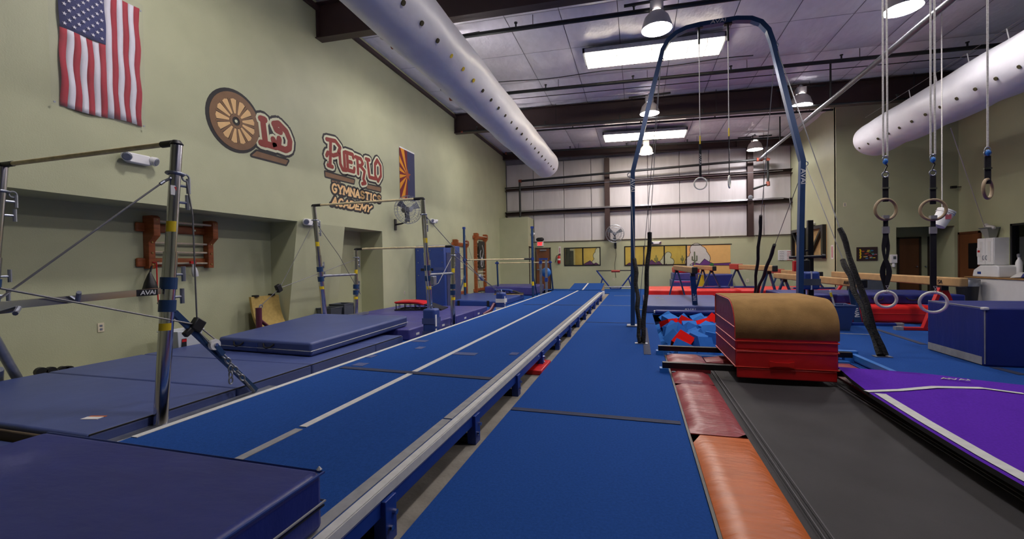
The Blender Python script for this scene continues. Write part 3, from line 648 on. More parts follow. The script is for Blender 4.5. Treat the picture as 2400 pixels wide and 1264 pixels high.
for i in range(3):
    c = L0+(L1-L0)*.36+V(0, 0, -.05-.055*i); s = V(1, 0, 0) if i % 2 else V(0, 1, 0)
    part('chain_link', MB().path([c+V(0, 0, .034)*math.cos(a)+s*.02*math.sin(a) for a in np.linspace(0, 2*math.pi, 13)[:-1]], .007, 6, closed=True), M['galv'], b1, smooth=True)
part('turnbuckle', MB().tube(L1, A0, .011, 8).bar(L1+cd_*.08+V(.015, 0, 0), A0+V(.015, 0, 0), .008, .012).bar(L1+cd_*.08-V(.015, 0, 0), A0-V(.015, 0, 0), .008, .012), M['galv'], b1)

b2 = bars_set('uneven_bars', 'second uneven bars with chrome posts and two rails before the mural', -3.8, -6.22, (7.5, 7.22, 2.56), (8.48, 8.55, 1.72))
for x in (-3.8, -6.22):
    part('spreader_bar', MB().tube((x, 7.36, 1.16), (x, 8.5, 1.16), .028, 10), M['galv'], b2, smooth=True)
    part('base_rail', MB().bar((x, 7.1, .235 if x < -5 else .0), (x, 8.9, .235 if x < -5 else .0), .13, .05), M['galv'], b2)
AW = onX(1010, 722, -3.42)
part('cable', MB().path([(-3.8, 7.25, 2.3), (-3.6, 6.95, 1.2), (-3.45, 6.72, .95), AW], .007, 6), M['cable'], b2)
part('cable', MB().path([(-3.8, 8.54, 1.55), (-3.6, 7.4, 1.0), (-3.45, 6.75, .95)], .007, 6), M['cable'], b2)
part('cable', MB().path([(-3.8, 7.26, 2.3), onX(1125, 650, -3.5), onX(1175, 686, -3.42)], .007, 6), M['cable'], b2)
part('cable', MB().path([(-3.8, 8.56, 1.56), onX(1128, 652, -3.5), onX(1172, 688, -3.42)], .007, 6), M['cable'], b2)
part('tensioner', MB().obox(onX(1128, 651, -3.5), (.03, .12, .04), (1, 0, 0), (0, .9, -.4), (0, .4, .9)), M['galv'], b2, bevel=.01)
part('tensioner', MB().obox(onX(1016, 658, -3.5), (.035, .06, .08), (1, 0, 0), (0, 1, 0), (0, 0, 1)), M['galv'], b2, bevel=.01)
BW = V(-6.9, 5.55, 1.0)
PB = onX(606, 722, -6.3)
part('cable', MB().path([(-6.22, 8.54, 1.5), onX(655, 676, -6.25), PB], .006, 6), M['cable'], b2)
part('cable', MB().path([(-6.22, 7.25, 2.3), onX(695, 600, -6.26), onX(655, 676, -6.25)], .005, 6), M['cable'], b2)
part('tensioner', MB().obox(onX(653, 676, -6.25), (.035, .05, .07), (1, 0, 0), (0, .9, .4), (0, -.4, .9)), M['black'], b2, bevel=.01)
part('cable', MB().path([(-6.22, 7.26, 2.25), onX(795, 600, -6.2), onX(845, 690, -6.2)], .006, 6), M['cable'], b2)
# maroon anchor post
t = thing('anchor_post', 'short maroon steel anchor post with diagonal brace before gold board', 'post', (PB[0], PB[1], -.03))
part('post', MB().tube((PB[0], PB[1], -.03), PB, .05, 14), M['maroonsteel'], t, smooth=True)
part('brace', MB().tube(PB+V(0, .03, -.22), (PB[0], PB[1]+.55, .0), .03, 10), M['maroonsteel'], t, smooth=True)
part('cable_eye', MB().torus(PB+V(0, .05, .02), .03, .01, (1, 0, 0), 12, 6), M['galv'], t)
# padded anchor posts beside the runway
def anchor_pad(y, lab, white):
    X = -3.4; t = thing('anchor_pad', lab, 'padded post', (X, y, 0))
    part('pad', MB().box(X-.13, X+.1, y-.1, y+.12, 0, .6), M['blue_vinyl'], t, bevel=.04, seg=3)
    for z0_, z1_ in ((.34, .44), (.1, .22)): part('strap', MB().box(X-.135, X+.105, y-.105, y+.125, z0_, z1_), M['dull_vinyl'] if not white else M['paper'], t)
    for z0_, z1_ in ((.3, .5), (.12, .26)): part('white_tab', MB().box(X+.1, X+.107, y-.08, y-.03, z0_, z1_), M['white'], t)
    part('eye_bolt', MB().torus((X, y, .63), .03, .01, (1, 0, 0), 12, 6), M['galv'], t)
anchor_pad(6.72, 'blue padded anchor post at runway edge below the second bars', False)
anchor_pad(10.7, 'padded anchor post with white bands farther along runway edge', True)
tag(MB().path([(-3.6, 10.7, .3), (-3.66, 10.55, .14), (-3.8, 10.38, .05)], [.05, .05, .04], 8).build('red_sleeve', M['maroonsteel'], smooth=True), 'dark red sleeve leaning on the white-banded anchor post', 'sleeve')

# blue high bar further down
t = thing('high_bar', 'single high rail between two slim blue steel posts', 'gym bar', (-5, 15.4, 0))
R0, R1 = V(-3.8, 15.9, 0), V(-6.2, 15.0, 0)
zb = onX(1245, 607, -3.8)[2]
for q in (R0, R1):
    up = part('upright', MB().tube(q, q+V(0, 0, 2.72), .045, 12), M['steelblue'], t, smooth=True)
    part('collar', MB().tube(q+V(0, 0, 2.66), q+V(0, 0, 2.74), .06, 12).tube(q+V(0, 0, zb-.05), q+V(0, 0, zb+.05), .065, 12), M['royal'], up)
    part('brace', MB().tube(q+V(0, 0, .95), q+V(0, .75 if q is R0 else -.75, .02), .025, 8), M['steelblue'], t)
    part('cable', MB().path([q+V(0, 0, 2.6), q+V(.1, 1.6, .05)], .006, 5), M['cable'], t)
    part('label', MB().tube(q+V(0, 0, .5), q+V(0, 0, .65), .047, 12), M['yellow'], up)
part('rail', MB().tube(R0+V(-.1, 0, zb), R1+V(.1, 0, zb), .024, 10), M['bar'], t, smooth=True)
part('rail_end', MB().tube(R0+V(-.01, 0, zb), R0+V(-.3, -.1, zb), .034, 10).tube(R1+V(.01, 0, zb), R1+V(.2, .08, zb), .034, 10), M['black'], t, smooth=True)
# low bar with blue posts behind it
t = thing('low_bar', 'lower rail with leaning blue posts in front of brown door', 'gym bar', (-4.5, 17.6, 0))
a, b = onY(1165, 617, 17.3), onY(1289, 615, 17.9)
part('rail', MB().tube(a, b, .022, 10), M['bar'], t, smooth=True)
for q, f in ((a, onY(1168, 680, 17.6)), (b, onY(1297, 680, 18.3))):
    f[2] = 0; part('upright', MB().tube(q+V(0, 0, .08), f, .035, 10), M['steelblue'], t, smooth=True)
    part('rail_end', MB().tube(q+V(-.08, 0, 0), q+V(.08, 0, 0), .035, 10), M['royal'], t)
# silver channel stand with blue ball
t = thing('pulley_stand', 'silver channel stand with blue cap and round blue weight', 'stand', (-3.75, 17, 0))
ps = [onY(1267, 607, 17.0), onY(1277, 607, 17.0)]
s0, s1 = V(ps[0][0], 17.0, 0), V(ps[1][0]+.05, 17.0, 0)
for q in (s0, s1): part('channel', MB().box(q[0]-.045, q[0]+.045, q[1]-.03, q[1]+.03, 0, 1.5), M['galv'], t)
part('cap', MB().box(s0[0]-.06, s1[0]+.06, 16.95, 17.05, 1.48, 1.54), M['royal'], t)
part('clamp', MB().box(s1[0]-.06, s1[0]+.06, 16.95, 17.05, .6, .75).box(s0[0]-.06, s0[0]+.06, 16.95, 17.05, 1.32, 1.44), M['royal'], t)
bc = onY(1280, 639, 17.25); part('weight_ball', MB().lathe([(.001, -.13), (.12, -.1), (.2, 0), (.12, .1), (.001, .13)], bc, (0, 1, 0), n=20, cap=False), M['skyblue'], t, smooth=True)
part('foot', MB().box(s0[0]-.08, s1[0]+.3, 16.9, 17.1, 0, .04), M['royal'], t)

# springboards
def springboard(x0, y0, ang, l, w, h, z, top, lab, base):
    t = thing('springboard', lab, 'springboard', (x0, y0, z)); ca_, sa_ = math.cos(ang), math.sin(ang)
    g = lambda a, b, c: V(x0+a*ca_-b*sa_, y0+a*sa_+b*ca_, z+c)
    n = 8; pr = [(0, h), (.45*l, h*.97), (.7*l, h*.7), (.88*l, h*.3), (l, .03)]
    mb = MB(); vs = []; fs = []
    for a, c in pr: vs += [g(a, -w/2, c), g(a, w/2, c), g(a, w/2, c-.03), g(a, -w/2, c-.03)]
    for i in range(len(pr)-1): fs += [(i*4+j, i*4+(j+1) % 4, (i+1)*4+(j+1) % 4, (i+1)*4+j) for j in range(4)]
    fs += [(3, 2, 1, 0), tuple(range(len(vs)-4, len(vs)))]
    part('deck', mb.add(vs, fs), M['black'], t)
    vs = []; fs = []
    for a, c in ((-.02, h+.025), (.3*l, h+.03), (.5*l, h+.01), (.62*l, h*.83)): vs += [g(a, -w/2-.01, c), g(a, w/2+.01, c), g(a, w/2+.01, c-.035), g(a, -w/2-.01, c-.035)]
    for i in range(3): fs += [(i*4+j, i*4+(j+1) % 4, (i+1)*4+(j+1) % 4, (i+1)*4+j) for j in range(4)]
    part('top_pad', MB().add(vs, fs+[(3, 2, 1, 0), (12, 13, 14, 15)]), M[top], t, smooth=True)
    mb = MB()
    for b in (-w/2, w/2): mb.bar(g(0, b, .015), g(l, b, .015), .06, .03)
    mb.bar(g(0, -w/2, .015), g(0, w/2, .015), .06, .03).bar(g(l*.5, -w/2, .015), g(l*.5, w/2, .015), .06, .03)
    part('base_frame', mb, M[base], t)
    for a in (.06*l, .3*l, .5*l):
        for b in (-w*.38, w*.38):
            part('spring', MB().path([g(a+.03*math.cos(q), b+.03*math.sin(q), .03+(h-.07)*q/25.) for q in np.linspace(0, 25, 44)], .005, 5), M['galv'], t)
    for a in (.01*l, .2*l, .42*l): part('post', MB().tube(g(a, -w/2+.02, .02), g(a, -w/2+.02, h-.04), .012, 6), M['black'], t)
p = onZ(952, 731, .2); springboard(-5.95, 9.95, math.radians(10), 1.2, .6, .2, .2, 'red_vinyl', 'springboard with red padded top on purple folding mat', 'black')
springboard(-5.1, 15.3, math.radians(12), 1.05, .55, .17, .2, 'royal', 'springboard with blue padded top on bright blue mat', 'tan_panel')
# ------------------------------------------------------------------ in-ground trampoline with edge pads
t = thing('trampoline', 'in-ground trampoline with black bed and red and orange edge pads', 'trampoline', (1.47, 3, 0))
bx0, bx1, by0, by1 = .72, 2.22, .5, 6.25
n = 16; vs = []; fs = []
for i in range(n+1):
    for j in range(n+1):
        a, b = i/n*2-1, j/n*2-1; vs.append((bx0+(bx1-bx0)*i/n, by0+(by1-by0)*j/n, -.02-.05*(1-a*a)*(1-b*b)))
for i in range(n):
    for j in range(n): k = i*(n+1)+j; fs.append((k, k+1, k+n+2, k+n+1))
part('bed', MB().add(vs, fs), M['bed'], t, smooth=True)
for xx in (.86, .9, 2.04, 2.08): part('bed_stitching', MB().bar((xx, .6, -.012), (xx, 6.1, -.012), .008, .004), mat('grey_thread', (90, 88, 90), .8), t)
pn1, pn2 = onZ(1616, 1009, .04)[1], onZ(1690, 905, .04)[1]
def pad(x0, x1, y0, y1, m, z=.045):
    n = 10; mm = MB(); vs = []; fs = []; cr = random.random()*6
    for i in range(7):
        for j in range(n*2+1):
            a, b = i/6, j/(n*2); dome = min(1, 6*min(a, 1-a))*min(1, 14*min(b, 1-b))
            vs.append((x0+(x1-x0)*a, y0+(y1-y0)*b, z-.03*(1-dome)+.006*math.sin(b*(y1-y0)*17+cr+2*a)*dome))
    k = len(vs); m2 = n*2+1
    for i in range(6):
        for j in range(n*2): q = i*m2+j; fs.append((q, q+1, q+m2+1, q+m2))
    part('edge_pad', mm.add(vs, fs), M[m], t, smooth=True)
    part('pad_base', MB().box(x0, x1, y0, y1, -.05, z-.03), M[m], t)
pad(.38, .78, .3, pn1-.01, 'pad_orange'); pad(.38, .78, pn1+.01, 4.97, 'pad_red'); pad(.38, .78, 4.99, 5.45, 'pad_red'); pad(.38, .84, 5.65, 6.45, 'pad_red', .05)
pad(2.18, 2.58, .3, pn1, 'pad_orange', .03); pad(2.18, 2.58, pn1+.02, 6.45, 'pad_red', .03); pad(.86, 2.16, 6.12, 6.45, 'pad_red', .04)
part('frame_edge', MB().box(.362, .38, .3, 6.5, -.05, .008), M['black_paint'], t)
part('frame_edge', MB().box(.4, 2.6, 6.46, 6.56, -.1, .02), M['skyblue'], t)
mb = MB()
for y in np.arange(.7, 6.3, .17): mb.tube((.395, y, -.02), (.73, y, -.02), .008, 5).tube((2.2, y, -.02), (2.57, y, -.02), .008, 5)
part('springs', mb, M['galv'], t, kind='stuff')

# ------------------------------------------------------------------ foam pit
pit = []
fb = {}
def cube_mesh(s, seed):
    rnd = random.Random(seed); mb = MB().box(-s, s, -s, s, -s*rnd.uniform(.8, 1), s*rnd.uniform(.8, 1)); return mb
for k in range(3):
    for c in ('blue', 'red'):
        o = cube_mesh(.14, k).build('foam_block', M['foam'+c], bevel=.012); fb[(c, k)] = o.data
        COL.objects.unlink(o); bpy.data.objects.remove(o)
MB().box(PX0+.01, PX1-.01, 6.6, PY1-.01, -1.2, -.56).build('foam_filling', M['foamblue'], floor, kind='stuff')
rnd = random.Random(5); placed = []
reds = [onZ(1551, 757, -.05), onZ(1594, 757, -.05), onZ(1612, 798, -.03), onZ(1652, 765, -.05), onZ(1674, 758, -.05)]
for layer in (0, 1):
    for i in range(7):
        for j in range(15):
            x = .54+i*.325+rnd.uniform(-.04, .04)+(.16 if layer else 0); y = 6.76+j*.328+rnd.uniform(-.04, .04)+(.16 if layer else 0)
            if x > 2.1 or y > 11.42: continue
            if layer and rnd.random() < .12: continue
            z = -.36 if layer == 0 else -.1+rnd.uniform(-.06, .05)
            if y < 7.3 and layer: z -= .1
            c = 'blue'
            o = bpy.data.objects.new('foam_block', fb[(c, rnd.randrange(3))]); COL.objects.link(o)
            o.location = (x, y, z); o.rotation_euler = (rnd.uniform(-.75, .75), rnd.uniform(-.75, .75), rnd.uniform(0, 3))
            if layer: placed.append(o)
            tl = math.hypot(o.rotation_euler.x, o.rotation_euler.y); wh_ = 'beside the navy padded roll' if y > 10.9 else ('near the black steel rails' if y < 7.2 else ('along the blue carpet edge' if x < .8 else 'in the middle of the pit'))
            lb = ('steeply tilted' if tl > .65 else ('slightly tilted' if tl > .3 else 'nearly level'))+' blue foam block '+('lying on top ' if layer else 'lying deeper ')+wh_
            tag(o, lb, 'foam block', 'blue foam blocks: '+lb)
for r in reds:      # the red blocks among them
    o = min(placed, key=lambda q: (q.location.x-r[0])**2+(q.location.y-r[1])**2); placed.remove(o); o.data = fb[('red', 0)]; 
    tag(o, 'red foam block lying loose in the foam pit', 'foam block', 'red foam blocks in the pit')
t = thing('edge_roll', 'navy padded roll along the far edge of foam pit', 'pad roll', (1.45, 11.62, 0))
part('roll', MB().box(.42, 2.58, 11.55, 11.72, .001, .1), M['navy'], t, bevel=.04, seg=3); part('end_cap', MB().box(.4, .44, 11.57, 11.7, .015, .085), M['paper'], t, bevel=.01)
# ------------------------------------------------------------------ vault trainer block on its rail cart
t = thing('rail_cart', 'black steel rails with blue feet carrying the tan block', 'cart', (1.47, 6, 0))
for y in (5.52, 6.58):
    rl = part('rail', MB().box(.28, 2.66, y-.035, y+.035, .055, .125), M['black_paint'], t, bevel=.004)
    for x in (.3, 2.62): part('foot', MB().box(x-.05, x+.05, y-.05, y+.05, 0, .055), M['skyblue'], rl)
part('end_beam', MB().box(2.66, 2.72, 5.3, 6.75, .04, .1), M['skyblue'], t)
part('cross_beam', MB().box(2.1, 2.75, 6.62, 6.7, .07, .13), M['skyblue'], t)
VX0, VX1, VY0, VY1 = 1.06, 2.05, 5.36, 6.62
t = thing('vault_block', 'big red vault block with rounded tan suede top on rails', 'vault block', (1.55, 6, .126))
def vprof(y0, y1, z0, z1, rf, rb, n=9):
    pts = [(y0, z0)]+[(y0+rf-rf*math.cos(a), z1-rf*.8+rf*.8*math.sin(a)) for a in np.linspace(0, math.pi/2, n)]+[(y1-rb+rb*math.sin(a), z1-rb+rb*math.cos(a)) for a in np.linspace(0, math.pi/2, 4)]+[(y1, z0)]
    return pts
ZT = .88
secs = [(.128, .33, 'red_vinyl'), (.335, .50, 'red_vinyl')]
part('base_skirt', MB().box(VX0+.01, VX1-.01, VY0, VY0+.03, .02, .13), M['red_vinyl'], t, bevel=.01)
for z0, z1, mm in secs: part('foam_section', MB().box(VX0, VX1, VY0, VY1, z0, z1), M[mm], t, bevel=.02, seg=3)
part('core', MB().prism(vprof(VY0+.01, VY1, .50, ZT, .36, .08), (VX0, 0, 0), (0, 1, 0), (0, 0, 1), (1, 0, 0), VX1-VX0), M['red_vinyl'], t, smooth=True)
for xx, d in ((VX0-.004, .004), (VX1, .004)):
    part('side_panel', MB().prism(vprof(VY0+.02, VY1-.01, .13, ZT-.01, .36, .08), (xx, 0, 0), (0, 1, 0), (0, 0, 1), (1, 0, 0), d), M['maroon'], t)
# suede sheet following the profile
pr = vprof(VY0-.004, VY1+.004, .47, ZT+.012, .37, .08, 12)
outer = pr; vs = []; fs = []; k = len(pr)
for x in (VX0-.006, VX1+.012): vs += [(x, y, z) for y, z in pr]
inner = [(y+(.01 if y < 6 else -.01), z-.012) for y, z in pr]
for x in (VX0-.006, VX1+.012): vs += [(x, y, z) for y, z in inner]
for i in range(k-1): fs += [(i, i+1, k+i+1, k+i), (2*k+i, 3*k+i, 3*k+i+1, 2*k+i+1), (i, 2*k+i, 2*k+i+1, i+1), (k+i, k+i+1, 3*k+i+1, 3*k+i)]
fs += [(0, k, 3*k, 2*k), (k-1, 3*k-1, 4*k-1, 2*k-1)]
part('suede_cover', MB().add(vs, fs), M['suede'], t, smooth=True)
for z in (.145, .333, .435): part('piping', MB().path([(VX0-.006, VY1, z), (VX0-.006, VY0-.004, z), (VX1+.006, VY0-.004, z), (VX1+.006, VY1, z)], .007, 5), M['piping'], t)
part('piping', MB().path([(VX0-.008, y, z) for y, z in vprof(VY0, VY1, .47, ZT, .37, .08)], .007, 5), M['piping'], t)
part('piping', MB().tube((VX0-.006, VY1, .6), (VX0-.006, VY0+.02, .585), .007, 5), M['piping'], t)
hx = onY(1832, 855, VY0)
part('handle', MB().prism([(-.12, -.035), (-.06, -.022), (.06, -.022), (.12, -.035), (.12, .035), (.06, .022), (-.06, .022), (-.12, .035)], (hx[0], VY0-.004, hx[2]), (1, 0, 0), (0, 0, 1), (0, -1, 0), .012), M['bright_red'], t)

# ------------------------------------------------------------------ purple carpet mat over the trampoline edge
t = thing('floor_mat', 'purple carpet-bonded foam mat with white lines lying over the trampoline', 'mat', (3.3, 3.8, .05))
edge = [(2.15, 5.66), (2.06, 5.1), (2.0, 4.6), (1.965, 3.9), (1.95, 3.3), (1.96, 2.6), (2.0, 1.6), (2.0, .4)]
vs = []; fs = []; nx = 12
def pz(f, y): return .125+.03*math.exp(-((f-.25)/.16)**2)*math.exp(-((y-5.2)/.8)**2)-.06*min(1, f*1.2)
for (xe, y) in edge:
    for i in range(nx+1):
        f = i/nx; yy = y if y < 5.2 else y-(.55*f if y > 5.5 else .3*f); vs.append((xe+(4.9-xe)*f, yy, pz(f, y)))
L = len(vs); vs += [(x, y, z-.035) for x, y, z in vs]; m1 = nx+1; ne = len(edge)
for j in range(ne-1):
    for i in range(nx): q = j*m1+i; fs += [(q, q+1, q+m1+1, q+m1), (L+q, L+q+m1, L+q+m1+1, L+q+1)]
top = MB().add([v for v in vs[:L]], [f for f in fs if max(f) < L])
part('foam_backing', MB().add(vs, [f for f in fs if min(f) >= L]+[(j*m1, (j+1)*m1, L+(j+1)*m1, L+j*m1) for j in range(ne-1)]+[(i, L+i, L+i+1, i+1) for i in range(nx)]), M['black_foam'], t)
part('carpet_top', top, M['purple'], t, smooth=True)
# white lines
def mline(pts, wd):
    vs = []; fs = []
    for k, (x, y) in enumerate(pts):
        a = V(pts[min(k+1, len(pts)-1)])-V(pts[max(k-1, 0)]); a /= np.linalg.norm(a); p_ = V(-a[1], a[0])*wd/2
        for s in (1, -1):
            X, Y = x+s*p_[0], y+s*p_[1]; xe = np.interp(-Y, [-e[1] for e in edge], [e[0] for e in edge]); f = max(0, (X-xe)/(4.9-xe)); vs.append((X, Y, pz(f, Y if Y < 4.9 else Y+.4*f)+.006))
    for k in range(len(pts)-1): fs.append((2*k, 2*k+1, 2*k+3, 2*k+2))
    part('white_line', MB().add(vs, fs), M['tape'], t)
mline([(x+.075, y) for x, y in edge if y < 4.75], .085)
mline([tuple(onZ(*p, .13)[:2]) for p in ((2030, 918), (2110, 915), (2190, 910))]+[tuple(onZ(*p, .1)[:2]) for p in ((2300, 916), (2400, 924))], .055)
lp = onZ(2238, 893, .12); logo(t, (lp[0], lp[1], .135), (1, -.12, 0), (.12, 1, 0), .22, .05, M['tape'])

# ------------------------------------------------------------------ ring tower
TY = 9.3; k0 = onY(1483, 404, TY); k1 = onY(1880, 378, TY)
pts = [V(-.1, TY, .02), V(-.08, TY, 1.5), k0, onY(1520, 250, TY), onY(1553, 118, TY)]
top0, top1 = onY(1640, 60, TY), onY(1725, 46, TY)
pts += [onY(1566, 96, TY), onY(1584, 80, TY), onY(1608, 68, TY), top0, top1, onY(1760, 46, TY), onY(1783, 54, TY), onY(1800, 72, TY), onY(1810, 100, TY), onY(1845, 240, TY), k1, V(2.95, TY, 1.5), V(2.93, TY, .02)]
t = thing('ring_tower', 'tall blue steel ring frame arching over the foam pit', 'ring frame', (1.45, TY, 0))
part('arch', MB().path(pts, .05, 8, sq=(.085, .13, (0, 1, 0))), M['steelblue'], t)
for x in (-.1, 2.93): part('foot_plate', MB().box(x-.12, x+.12, TY-.13, TY+.13, 0, .03), M['galv'], t, bevel=.005)
for p_, u_ in ((k0+V(.0, -.07, -.28), (0, 0, -1)), (k1+V(.0, -.07, -.3), (0, 0, -1))): logo(t, p_, u_, (1, 0, 0), .28, .075, M['white'], slant=.0)
lp = (top0+top1)/2; u_ = nrm(top1-top0); logo(t, lp+V(0, -.07, 0), u_, np.cross((0, -1, 0), u_)*1.0, .27, .06, M['white'])
EY = [k0+V(-.06, 0, -.05), onY(1549, 140, TY), k1+V(.05, 0, -.05), onY(1818, 106, TY)]
for e_ in EY: part('cable_eye', MB().torus(e_, .045, .01, (0, 1, 0), 14, 6), M['galv'], t)
FL, FR = onZ(1503, 806), onZ(2068, 837); BL, BR = V(.02, 12.5, 0), onZ(1764, 722)
for g, (base, e0, e1) in enumerate(((FL, EY[0], EY[1]), (FR, EY[2], EY[3]), (BL, EY[0], EY[1]), (BR, EY[2], EY[3]))):
    part('floor_anchor', MB().box(base[0]-.1, base[0]+.1, base[1]-.05, base[1]+.05, 0, .012), M['galv'], t)
    for s, e_, ln in ((-.022, e0, 1.62 if g < 3 else 2.75), (.022, e1, 1.95 if g < 3 else 3.0)):
        b_ = base+V(s, 0, .02); d = nrm(e_-b_); part('guy_cable', MB().tube(b_, e_, .007, 6), M['cable'], t)
        if g == 2: continue
        nseg = 16; u1, v1, _ = frame(d); rr = random.Random(g*3+ln)
        pth = [b_+d*ln*i/nseg+u1*.012*math.sin(i*1.3+g)+v1*.01*math.cos(i*.9) for i in range(nseg+1)]
        part('cable_sleeve', MB().path(pth, [.034+.004*i/nseg+rr.uniform(-.003, .004) for i in range(nseg+1)], 9), M['tape_black'] if g < 2 else M['black_foam'], t, smooth=True)
# two rings hanging in the frame
def frame_ring(px, ytop, ystrap0, ystrap1, yring, turn, lab):
    a = onY(px, ytop, TY); s0 = onY(px, ystrap0, TY); s1 = onY(px, ystrap1, TY); x = a[0]
    s0[0] = s1[0] = x; t = thing('gymnastic_ring', lab, 'ring', (x, TY, s1[2]-.22), 'competition rings in the frame')
    part('swivel', MB().tube((x, TY, a[2]+.05), (x, TY, a[2]-.28), .022, 8).box(x-.07, x+.07, TY-.04, TY+.04, a[2]+.03, a[2]+.06), M['pipe'], t)
    part('cable', MB().tube((x, TY, a[2]-.2), (x, TY, s0[2]), .008, 6), M['rope'], t)
    part('fitting', MB().tube((x, TY, s0[2]+.16), (x, TY, s0[2]), .014, 6), M['yellow'], t)
    c, s_ = math.cos(turn), math.sin(turn); u = V(c, s_, 0); w = V(-s_, c, 0)
    st = part('strap', MB().obox((x, TY, (s0[2]+s1[2])/2), (.022, .006, (s0[2]-s1[2])/2), u, w, (0, 0, 1)), M['strap'], t)
    logo(st, V(x, TY, (s0[2]*.55+s1[2]*.45))-w*.0075, (0, 0, -1), u, .22, .03, M['white'], slant=0)
    part('ring', MB().torus((x, TY, s1[2]-.105), .115, .014, w, 32, 10), M['ringwhite'], t, smooth=True)
frame_ring(1638, 70, 338, 418, 430, 0, 'white gymnastic ring on black strap, facing flat, in the frame')
frame_ring(1706, 62, 320, 414, 428, 1.25, 'white gymnastic ring on black strap, turned edge-on, in the frame')

# ------------------------------------------------------------------ strap rings hanging over the purple mat
def hang(px, dep, pts_y, rings, lab, two=True, turn=0., upper_white=False):
    r = ray(px, 600); X, Y = r[0]*dep, r[1]*dep
    zz = lambda py: CAM[2]+ (onY(px, py, Y)[2]-CAM[2])
    y_top, y_bl, y_s0, y_s1 = pts_y
    t = thing('strap_ring', lab, 'ring', (X, Y, zz(rings[-1][0])-.12))
    for s in ((-.013, .013) if two else (0,)): part('rope', MB().tube((X+s*1.4, Y, zz(y_bl)), (X+s, Y, ceil(X)-.01), .008, 6), M['rope'], t)
    part('carabiner', MB().torus((X, Y, zz(y_bl)-.03), .022, .006, (0, 1, 0), 14, 6, 1.4), M['galv'], t); part('strap_loop', MB().torus((X, Y, zz(y_s0)+.03), .028, .006, (0, 1, 0), 12, 6), M['galv'], t)
    part('blue_clip', MB().lathe([(.008, -.03), (.022, -.01), (.022, .012), (.008, .03)], (X, Y, zz(y_bl)-.055), n=10), M['skyblue'], t, smooth=True)
    part('quick_link', MB().path([(X, Y, zz(y_bl)-.07), (X+.015, Y, zz(y_bl)-.1), (X-.01, Y, zz(y_s0)+.05)], .007, 6), M['black'], t)
    part('strap', MB().box(X-.024, X+.024, Y-.005, Y+.005, zz(y_s1)-.03, zz(y_s0)), M['strap'], t)
    part('buckle', MB().box(X-.03, X+.03, Y-.01, Y+.01, zz((y_s0+y_s1)/2)-.008, zz((y_s0+y_s1)/2)+.008), M['chrome'], t)
    u = V(-math.sin(turn), math.cos(turn), 0)
    for i, (py, R, m) in enumerate(rings):
        part('ring', MB().torus((X, Y, zz(py)), R, .014, u if i == 0 else V(.25, 1, .12), 32, 10), M[m], t, smooth=True)
    if len(rings) > 1:
        za, zb = zz(rings[0][0])-rings[0][1]+.03, zz(rings[1][0])+rings[1][1]-.02
        part('tape_wrap', MB().box(X-.026, X+.026, Y-.018, Y+.018, za-.02, za+.015), M['gtape'], t); part('tape_wrap', MB().box(X-.03, X+.03, Y-.01, Y+.01, za-.17, za-.1), M['gtape'], t)
        part('strap', MB().box(X-.02, X+.02, Y-.005, Y+.005, za-.12, za), M['strap'], t)
        n = 14; vs = []; fs = []
        for s in (-1, 1):
            k = len(vs)
            for i in range(n+1):
                f = i/n; z = (za-.16)+(zb-za+.16)*f; tw = turn > 0; bow = .03*math.sin(math.pi*f)*s*(math.sin(math.pi*f*2.2) if tw else 0); hw = (.012+.012*abs(math.cos(math.pi*f*1.5))) if tw else .026
                vs += [(X+bow-hw, Y+s*.006, z), (X+bow+hw, Y+s*.006, z)]
            for i in range(n): q = k+2*i; fs.append((q, q+1, q+3, q+2))
        ls = part('lower_strap', MB().add(vs, fs), M['strap'], t); sm = ls.modifiers.new('thickness', 'SOLIDIFY'); sm.thickness = .004
        part('stitching', MB().strokes([[(-.015, 0), (.015, .06), (-.015, .06), (.015, 0), (-.015, 0)]], .003, (X, Y-.03, zb+.02), (1, 0, 0), (0, 0, 1), (0, -1, 0), .002), M['rope'], t)
hang(2076, 4.4, (0, 366, 416, 466), [(491, .105, 'ringwood'), (702, .082, 'ringwhite')], 'wooden ring on twisted black strap with a cream ring below', True, .25)
hang(2187, 4.4, (0, 362, 412, 472), [(492, .103, 'ringwood'), (709, .105, 'ringwhite')], 'wooden ring on straight taped black strap with tilted cream ring below', True, -.1)
hang(2315, 4.2, (0, 345, 366, 424), [(443, .092, 'ringwood')], 'single wooden ring hanging higher on a short black strap', False, .7)
# hanging bucket
bp = V(*(ray(2208, 512)*9.0))+CAM; ax = nrm(V(.42, 0, .85))
t = thing('hanging_bucket', 'white plastic bucket hanging tilted from a rope', 'bucket', bp-V(0, 0, .2))
part('pail', MB().lathe([(.125, -.18), (.145, .15), (.155, .15), (.155, .18), (.13, .18), (.11, -.16)], bp, ax, 20), M['white'], t, smooth=True)
part('rim_band', MB().torus(bp+ax*.12, .15, .008, ax, 24, 6), M['white'], t); part('rope', MB().tube(bp+V(0, 0, .15), (bp[0], bp[1], ceil(bp[0])-.01), .01, 6), M['rope'], t)
part('label', MB().obox(bp-V(-.03, .135, -.02), (.05, .004, .05), (1, 0, 0), (0, 1, 0), (0, 0, 1)), mat('pink_label', (176, 90, 100), .6), t)
t = thing('stay_cable', 'thin slanting cable from the duct down to the wall', 'cable', (9, 14, 2)); a, b = onY(2228, 300, 13.5), onX(2312, 545, XR-.05)
part('cable', MB().tube(a, b, .01, 6), M['rope'], t)

